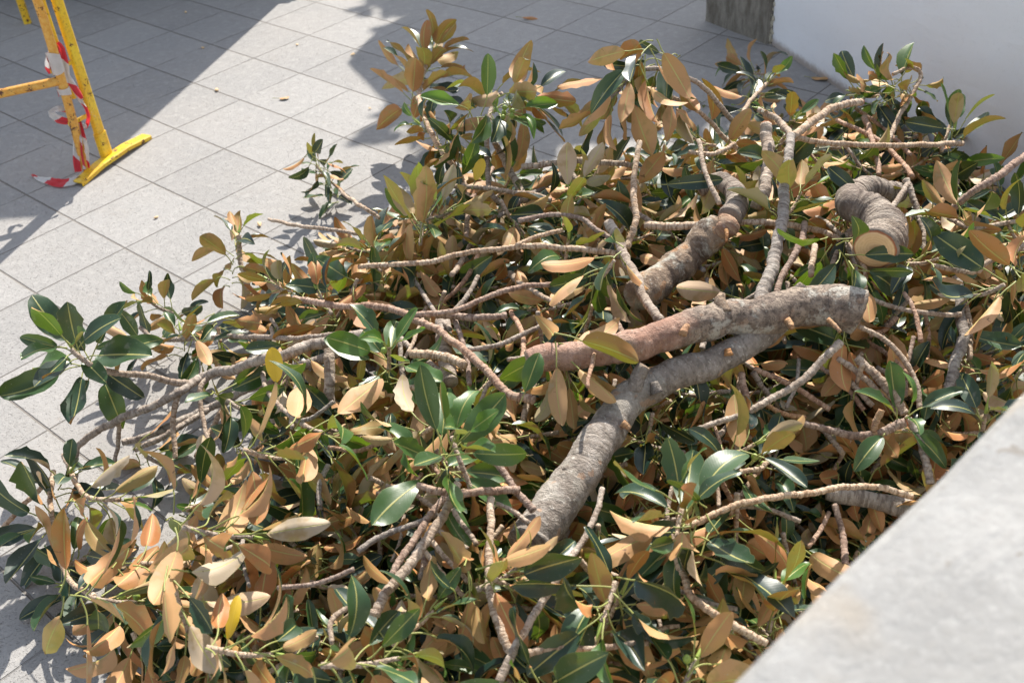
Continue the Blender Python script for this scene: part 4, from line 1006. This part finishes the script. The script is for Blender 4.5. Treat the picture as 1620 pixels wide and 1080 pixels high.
# ---- traced leafy sprigs
LS = [
 ('green rosette with a pointed bud, facing up in the middle left of the heap', [(615, 545, 90, 50, 12, .145, .22, DR(flip=0, fresh=.45, wilt=.3, droop=.05, figs=1, stub=.1))]),
 ('open rosette of glossy green leaves below the middle with pale stalks', [([(745, 775, .14), (725, 720, .2), (715, 690, .22)], 9, 7)], [(722, 695, 60, 55, 14, .17, .27, DR(flip=0, fresh=.4, wilt=.3, droop=.1))]),
 ('large rosette of long blue-green and tan leaves standing right of the grey forked log', [([(1068, 880, .2), (1072, 835, .22), (1080, 800, .24)], 8, 8), ([(1080, 833, .18), (1147, 807, .2), (1213, 790, .22), (1280, 780, .23), (1333, 770, .22), (1380, 770, .19), (1443, 785, .15)], 11, 10), ([(1067, 880, .2), (1080, 910, .2), (1100, 947, .2), (1147, 983, .2), (1213, 1017, .18)], 12, 13), ([(1093, 773), (1147, 750), (1197, 740), (1215, 730)], 8, 8)],
    [(1070, 785, 110, 42, 14, .185, .28, DR(flip=.1, fresh=.12, wilt=.4, droop=.15)), (1075, 860, -130, 30, 8, .15, .22, DR(fresh=.05, wilt=.4)), (1212, 728, 20, 0, 9, .15, .16, DR(fresh=.05, wilt=.4, figs=2))]),
 ('rust-backed spray pointing right in the lower left, a loose fan of leaves over shadow', [(405, 850, -8, -15, 13, .165, .16, DR(flip=.85, big=1.1, fresh=.15, droop=.1, wilt=.4, stub=.16))]),
 ('four large olive and tan leaves held upright left of the upper middle', [(668, 345, 85, -35, 7, .165, .16, DR(big=1.15, flip=.97, fresh=.22, droop=-.1, wilt=.25, spread=.8, stub=.1))]),
 ('cluster of tan leaves with small figs behind the upright pale twig', [(915, 292, 60, -25, 12, .14, .16, DR(fresh=.1, wilt=.5, figs=3, stub=.1))]),
 ('drooping bunch of pale tan leaves above the red-brown log', [(935, 455, 230, -20, 10, .155, .2, DR(fresh=.1, droop=.5, wilt=.35, stub=.1))]),
 ('orange-brown leaves hanging below the right end of the crusted log', [(1325, 530, 250, -40, 6, .165, .13, DR(flip=1, fresh=.0, wilt=.3, spread=.8, stub=.08))]),
 ('olive and rust leaves fanned below the left half of the red-brown log', [(905, 610, -70, -35, 12, .15, .12, DR(fresh=.3, wilt=.4, stub=.1))]),
 ('small pale-leaved sprig across the foot of the grey forked log', [(835, 885, 30, 5, 12, .115, .2, DR(fresh=.3, wilt=.35, stub=.12, figs=2))]),
 ('long tan leaves sprayed to the right at the bottom edge', [(640, 1040, 5, -15, 13, .165, .17, DR(fresh=.3, wilt=.3, stub=.16))]),
 ('tan leaves rising steeply at the bottom edge between the hooked twig and the ringed twig', [(690, 960, 40, -25, 11, .15, .14, DR(fresh=.15, wilt=.4, stub=.12))]),
 ('broad rust leaves lying under the long straight grey stick', [(850, 940, -20, -30, 13, .155, .12, DR(fresh=.05, wilt=.5, stub=.12))]),
 ('large dark green leaves with tan ones leaning right of the long grey stick', [(985, 935, 60, 5, 12, .175, .15, DR(fresh=.1, wilt=.4, stub=.12))]),
 ('big pale green leaf and others hanging at the bottom, right of the level pale twig', [(950, 990, 250, 25, 8, .19, .2, DR(fresh=.1, wilt=.3, stub=.1))]),
 ('tan leaves at the bottom edge near the corner of the parapet', [(1105, 1035, 60, -20, 10, .175, .18, DR(fresh=.2, wilt=.35, stub=.1, figs=2))]),
 ('dark leaves standing in the hollow beside the parapet', [(1225, 925, 80, -10, 11, .17, .1, DR(fresh=.1, wilt=.4, stub=.1))]),
 ('rust and tan leaves over the grey twigs right of the lower middle', [(1200, 700, 20, -20, 8, .15, .16, DR(fresh=.0, wilt=.4, stub=.1))]),
 ('bright green leaf pair by the pale ridged stick near the parapet', [(1440, 655, 40, 40, 6, .14, .2, DR(fresh=.45, wilt=.3, stub=.08))]),
 ('dark blue-green rosette above the edge of the parapet at right', [(1560, 650, 80, 35, 10, .14, .14, DR(fresh=.05, wilt=.35, stub=.1))]),
 ('broad tan leaves just right of the forked twig under its fork', [(1270, 300, 60, -30, 10, .15, .16, DR(fresh=.3, wilt=.4, stub=.1))]),
 ('glossy green leaves shading the round cut face from the right', [(1490, 408, 10, 25, 8, .14, .2, DR(fresh=.15, wilt=.35, stub=.1))]),
 ('dark green leaves and pale backs to the right of the stout ringed log', [(1505, 335, 140, 15, 10, .155, .16, DR(fresh=.1, wilt=.4, stub=.1))]),
 ('sheaf of yellow-green stalks with tan leaves right of the crusted log end', [([(1345, 385, .16), (1368, 425, .17), (1370, 465, .16)], 7, 8)], [(1366, 440, -50, 20, 12, .155, .19, DR(fresh=.1, wilt=.5, spread=1.1))]),
 ('washed tan leaves drooping at the right edge above the parapet', [(1530, 470, 200, -20, 12, .16, .15, DR(fresh=.0, wilt=.5, stub=.1))]),
 ('cluster of small tan leaves upper left, on the edge of the heap', [(420, 440, 150, -20, 13, .12, .15, DR(fresh=.1, wilt=.5, stub=.1))]),
 ('tan leaves standing in a ruff left of the large upright olive leaves', [(585, 385, 110, -20, 11, .14, .14, DR(fresh=.1, wilt=.4, stub=.1))]),
 ('rust leaves stacked above the large pale branch', [(500, 455, 120, -25, 11, .14, .14, DR(fresh=.05, wilt=.5, stub=.1))]),
 ('narrow green leaves below the large pale branch, under the yellow leaf', [(400, 655, -30, 25, 10, .13, .15, DR(fresh=.25, wilt=.4, stub=.1))]),
 ('tan leaf pair with a white sheen beside the level reddish twig', [(640, 690, 200, 5, 6, .14, .14, DR(fresh=.05, wilt=.5, stub=.08))]),
 ('olive and tan leaves pointing right, left of the open green rosette', [(465, 725, -10, -12, 10, .165, .15, DR(fresh=.3, wilt=.35, stub=.12))]),
 ('rust leaves pointing steeply down at the lower left corner', [(300, 1010, -70, -20, 12, .165, .14, DR(fresh=.05, wilt=.35, stub=.12))]),
 ('tan leaves pointing right at the bottom left edge', [(440, 1035, -5, -15, 10, .155, .14, DR(fresh=.1, wilt=.35, stub=.14))]),
 ('dark green leaves standing at the bottom left edge over bare paving', [(185, 1010, -100, 20, 8, .14, .14, DR(fresh=.0, wilt=.35, stub=.12))]),
 ('green leaf rosette and stalks left of the torn orange break', [(900, 375, 80, 10, 9, .135, .14, DR(fresh=.3, wilt=.4, stub=.1))]),
 ('pale tan leaf sprig lying on the long level pale twig', [(720, 330, 20, -10, 10, .15, .14, DR(fresh=.35, wilt=.5, stub=.1))]),
 ('dark leaves bunched behind the two arching twigs', [(1090, 215, 160, 0, 11, .14, .12, DR(fresh=.1, wilt=.4, stub=.1))]),
 ('dark leaves bunched right of the white-spotted grey stub', [(1260, 185, 60, -5, 8, .12, .14, DR(fresh=.0, wilt=.4, stub=.1))]),
 ('tall pale leaves with green backs at the right edge near the wall foot', [(1590, 350, 130, 10, 9, .16, .16, DR(fresh=.2, wilt=.4, stub=.1))]),
 ('pale and dark leaves resting on the tip of the level slender twig', [(200, 540, 170, 10, 9, .13, .16, DR(fresh=.05, flip=.5, wilt=.6, stub=.08))]),
 ('tan leaves hanging under the slender level twig, over the large pale branch', [(330, 575, -60, -10, 10, .135, .14, DR(fresh=.15, flip=.6, wilt=.6, stub=.08))]),
 ('olive leaves packed beneath the yellow leaf', [(450, 620, -100, 0, 10, .135, .08, DR(fresh=.2, flip=.6, wilt=.5, stub=.08))]),
 ('dark leaves over the shaded paving between pale branch and rust leaves', [(270, 735, -20, 10, 9, .15, .06, DR(fresh=.05, flip=.3, wilt=.5, stub=.08))]),
 ('rust and green leaves at the fork of the lower left sprays', [(350, 775, 30, 0, 11, .15, .1, DR(fresh=.15, flip=.5, wilt=.5, stub=.1))]),
 ('dark green leaves behind the rust spray with figs', [(150, 870, 30, 25, 9, .16, .1, DR(fresh=0, flip=.1, wilt=.4, stub=.08))]),
 ('orange-brown leaves stacked between the two lower left sprays', [(290, 880, 10, -15, 12, .155, .12, DR(fresh=.05, flip=.85, wilt=.4, stub=.1))]),
 ('dark green leaves spreading onto the paving at the lower left', [(105, 925, 190, 20, 8, .165, .08, DR(fresh=0, flip=0, wilt=.3, stub=.06))]),
 ('rust leaves hanging at the lower left edge of the heap', [(190, 960, -110, -20, 10, .17, .12, DR(fresh=.0, flip=.8, wilt=.4, stub=.06))]),
 ('dark and rust leaves low at the bottom left over the paving edge', [(235, 1050, -60, 5, 10, .16, .08, DR(fresh=.0, flip=.4, wilt=.5, stub=.08))]),
 ('broad green-backed leaves at the bottom edge, large and near', [(830, 1085, 170, 40, 7, .18, .18, DR(fresh=.1, wilt=.2, stub=.08))]),
]
for item in LS:
    if len(item) == 2: branch(item[0], [], item[1], cat='leafy sprig', name='leafy_sprig')
    else: branch(item[0], [(s[0], s[1], s[2], .15, .15) for s in item[1]], item[2], cat='leafy sprig', name='leafy_sprig')

# ---- further sprigs filling the heap, each its own cut sprig
LM = [('pale branch', 420, 575), ('bud rosette', 615, 545), ('red-brown log', 930, 560), ('crusted log', 1290, 490), ('grey forked log', 950, 700),
      ('gnarled log', 1080, 410), ('round cut face', 1382, 393), ('forked twig', 1240, 330), ('white wall', 1480, 190), ('parapet edge', 1420, 820), ('open green rosette', 722, 695),
      ('stout ringed branch', 660, 870), ('straight grey stick', 870, 930), ('blue-green rosette', 1075, 790), ('figs spray', 820, 200), ('tallest spray', 670, 130),
      ('rust spray with figs', 245, 955), ('far left rosette', 107, 550), ('bare paving', 560, 330), ('hanging rust spray', 970, 170), ('hooked twig', 530, 980), ('level pale twig', 750, 400)]
DIRS = ['right of', 'upper-right of', 'above', 'upper-left of', 'left of', 'lower-left of', 'below', 'lower-right of']
used = set()
rf = random.Random(5)
def fill_label(x, y, look):
    d = sorted((math.hypot(x - lx, y - ly), nme, lx, ly) for nme, lx, ly in LM)
    def rel(e):
        a = math.degrees(math.atan2(-(y - e[3]), x - e[2])) % 360
        return DIRS[int((a + 22.5) // 45) % 8] + ' the ' + e[1]
    for j in (1, 2, 3, 4):
        lab = '%s sprig %s%s, %s' % (look, 'just ' if d[0][0] < 60 else '', rel(d[0]), rel(d[j]).replace(' the ', ' '))
        if lab not in used: break
    used.add(lab); return lab
for pts, w0, w1, l0, l1, bk, a_, l_ in EXTRA:
    look = {'twig': 'pale bare', 'twig_red': 'reddish bare', 'grey': 'grey bare'}[bk] + (' level' if a_ < .45 or a_ > 2.7 else ' upright' if 1.1 < a_ < 2.0 else ' slanting') + (' short' if l_ < 75 else '')
    branch(fill_label(pts[1][0], pts[1][1], look).replace(' sprig ', ' twig '), [(pts, w0, w1, l0, l1, bk)], name='bare_twig', cat='bare twig', group='bare twigs in the tangle')
for gy in range(225, 1120, 54):
    for gx in range(170, 1640, 70):
        x = gx + rf.uniform(-30, 30) + (35 if (gy // 54) % 2 else 0); y = gy + rf.uniform(-24, 24)
        P = at(x, y, 0)
        if edge_dist(P.x, P.y) < .07 + (.03 if x < 400 else 0): continue
        # hidden behind parapet?
        if y > 617 + (1620 - x) * (1080 - 617) / (1620 - 1152) + 60: continue
        if (P - B2).dot(nw) > -.06: continue
        if x < 520 and 560 < y < 820 and rf.random() < .5: continue
        deg = rf.uniform(0, 360); tilt = rf.choice([-40, -30, -20, -5, 10, 25, 40]); n = rf.randint(8, 11)
        fr = rf.choice([0, .05, .05, .1, .2, .3]); L = rf.uniform(.12, .168)
        look = ('dark green' if tilt > 5 and fr < .1 else 'fresh green' if tilt > 5 else 'rust-backed' if fr < .08 else 'tan-green' if fr < .15 else 'olive-tan') if True else ''
        lab = fill_label(x, y, look + (' small' if L < .135 else ' large' if L > .152 else ''))
        dk = y < 330 and x > 1050
        if dk: tilt = abs(tilt)
        root = empty('leafy_sprig', at(x, y, 0), lab, 'leafy sprig', 'leafy sprigs heaped in the pile')
        random.seed(hash_(lab) % 9999)
        add_sprigs(root, [(x, y, deg, tilt, n, L, rf.uniform(-.08, .015), DR(fresh=fr, wilt=.65, droop=.3, stub=rf.uniform(.08, .2), bud=False, flip=rf.choice([.1, .35, .6, .85]) * (.25 if dk else .6 if x > 1000 and y < 600 else 1)))], hash_(lab) % 9973)

# ---- the uncountable leaves packed inside the heap
lv = Leaves(); cnt = 0
while cnt < 4600:
    x = rng.uniform(-1.15, 2.3); y = rng.uniform(1.0, 4.5)
    h = heap(x, y)
    ed = edge_dist(x, y)
    if ed < .04 or (x < -.6 and rng.random() < .45): continue
    if (Vector((x, y, 0)) - B2).dot(nw) > -.05: continue
    z = h * rng.uniform(.06, .66) + rng.uniform(-.02, .0)
    z = max(.012, z)
    D = unit(np.array([rng.normal(), rng.normal(), rng.normal() * .45]))
    Nn = unit(np.array([rng.normal() * .6, rng.normal() * .6, rng.choice([-1, 1], p=[.55, .45])]))
    L = rng.uniform(.10, .165)
    lv.leaf(np.array([x, y, z]), D, Nn, L, L * rng.uniform(.36, .44), fold=rng.uniform(.1, .5), bend=rng.normal(.2, .3), tone=(rng.random(), max(0, rng.normal(.08, .15)), 0), twist=rng.normal(0, .3), wave=.05)
    cnt += 1
o = lv.build(None, 'packed_leaves', 'mass of rust-brown and dark green leaves packed inside the heap of cut branches'); o['kind'] = 'stuff'

# ---- loose leaves lying about
def loose(label, x, y, lift, L, deg, up=(0, 0, 1), yel=0, fresh=0, group=None, curl=.3, tone=.8, tilt=0, cat='fallen leaf', name='fallen_leaf', wr=.42, dz=0):
    lv = Leaves(); B = np.array(at(x, y, lift)); D = imgdir(x, y, deg, tilt)
    if up is None: Nn = -np.array(ray(x, y)); 
    else: Nn = np.array(up, float); 
    if up is not None and not tilt: D = unit(D - unit(Nn) * np.dot(D, unit(Nn)))
    B[2] += dz
    lv.leaf(B - D * L / 2, D, Nn, L, L * wr, fold=.3, bend=curl, tone=(tone, fresh, yel), wave=.06)
    lv.stalk(B - D * (L / 2 + .035) + UPZ * .004, D, B - D * L / 2, D, .0013)
    o = lv.build(None, name); o['label'] = label; o['category'] = cat
    if group: o['group'] = group
loose('bright yellow leaf standing upright on the large pale branch', 434, 577, .25, .092, 98, None, yel=1, cat='leaf', name='yellow_leaf', curl=.1, wr=.5)
loose('yellow leaf caught between the tallest spray and the fig-bearing spray', 758, 268, .2, .075, 70, None, yel=.9, cat='leaf', name='yellow_leaf', wr=.5)
loose('narrow yellow leaf low in the rust leaves at lower left', 369, 975, .16, .09, 80, None, yel=.8, cat='leaf', name='yellow_leaf', wr=.3)
loose('dry tan leaf alone on the sunlit paving', 450, 156, .004, .05, 20, (0, -.2, -1), group=None, dz=.006, wr=.8, curl=.08)
loose('dark dry leaf lying on the shaded paving at the top edge', 841, 30, .004, .11, -5, (0, .2, -1), tone=.0, dz=.01, wr=.3, curl=-.3)
loose('orange-brown leaf on the paving at the foot of the white wall', 1300, 126, .004, .1, -10, (0, 0, -1), dz=.008)
loose('silvery pale leaf lying flat on top of the twigs near the white wall', 1462, 198, .16, .13, 170, None, fresh=0, tone=.9, cat='leaf', name='pale_leaf', wr=.45)
loose('pale tan leaf lying over the stout ringed log', 1332, 283, .22, .11, 140, None, cat='leaf', name='pale_leaf')
loose('olive leaf hanging over the left end of the red-brown log', 842, 588, .24, .10, 70, None, fresh=.5, tone=.4, cat='leaf', name='loose_leaf', wr=.5)
loose('long pale tan leaf lying across the gnarled grey log top', 1100, 288, .22, .17, 5, None, cat='leaf', name='pale_leaf', wr=.28)
random.seed(77)
gt = M['torn']
for i, (x, y, lab) in enumerate([(343, 143, 'tiny tan chip on a sunlit joint of the paving'), (470, 71, 'tiny reddish leaf scrap on the sunlit paving near the top'), (361, 349, 'dry leaf scrap at the heap edge above the bare thin twig'),
        (558, 87, 'small round olive scrap at the border of the sunlit patch'), (247, 344, 'reddish scrap on the sunlit paving below the barrier foot'), (321, 76, 'dark speck of debris in the shade near the top'), (585, 172, 'tan crumb in the dappled shade left of the tallest spray'),
        (5, 783, 'white pebble at the left edge'), (294, 20, 'brown scrap in the shade below the van'), (410, 356, 'curled pale scrap beside the bare thin twig')]):
    p = gpt(x, y, .004); bm = bmesh.new(); r_ = random.uniform(.006, .013) * (1.6 if 'curled' in lab or 'dry' in lab else 1)
    bmesh.ops.create_icosphere(bm, subdivisions=2, radius=r_)
    for v in bm.verts: v.co = Vector((v.co.x * 1.4, v.co.y * .8, v.co.z * .4)) + Vector(noise.noise_vector(v.co * 90 + Vector((i * 7, 0, 0)))) * r_ * .5
    bm.transform(Matrix.Translation(p + Z * r_ * .35) @ Matrix.Rotation(random.random() * 6, 4, 'Z'))
    bm_obj('debris', bm, M['cut'] if 'pebble' not in lab else MS, None, smooth=True, label=lab, cat='debris')
# moss and weed scraps under the arching twigs
bm = bmesh.new()
for k in range(70):
    p = gpt(random.gauss(1090, 12), random.gauss(165, 4), .004); a = random.random() * 6.28; l_ = random.uniform(.006, .02)
    d = Vector((math.cos(a), math.sin(a), random.uniform(.1, .8))) * l_; s_ = Vector((-math.sin(a), math.cos(a), 0)) * l_ * .25
    vs = [bm.verts.new(q) for q in (p - s_, p + d * .5 + s_ * 1.2, p + d, p + d * .4 - s_ * 1.5)]; bm.faces.new(vs)
bm_obj('moss', bm, m_simple('moss', (.12, .13, .05), .9, .2, 80, .2, .4), None, kind='stuff', label='scrap of dry moss on the shaded paving under the arching twigs')
print('objects', len(bpy.data.objects))
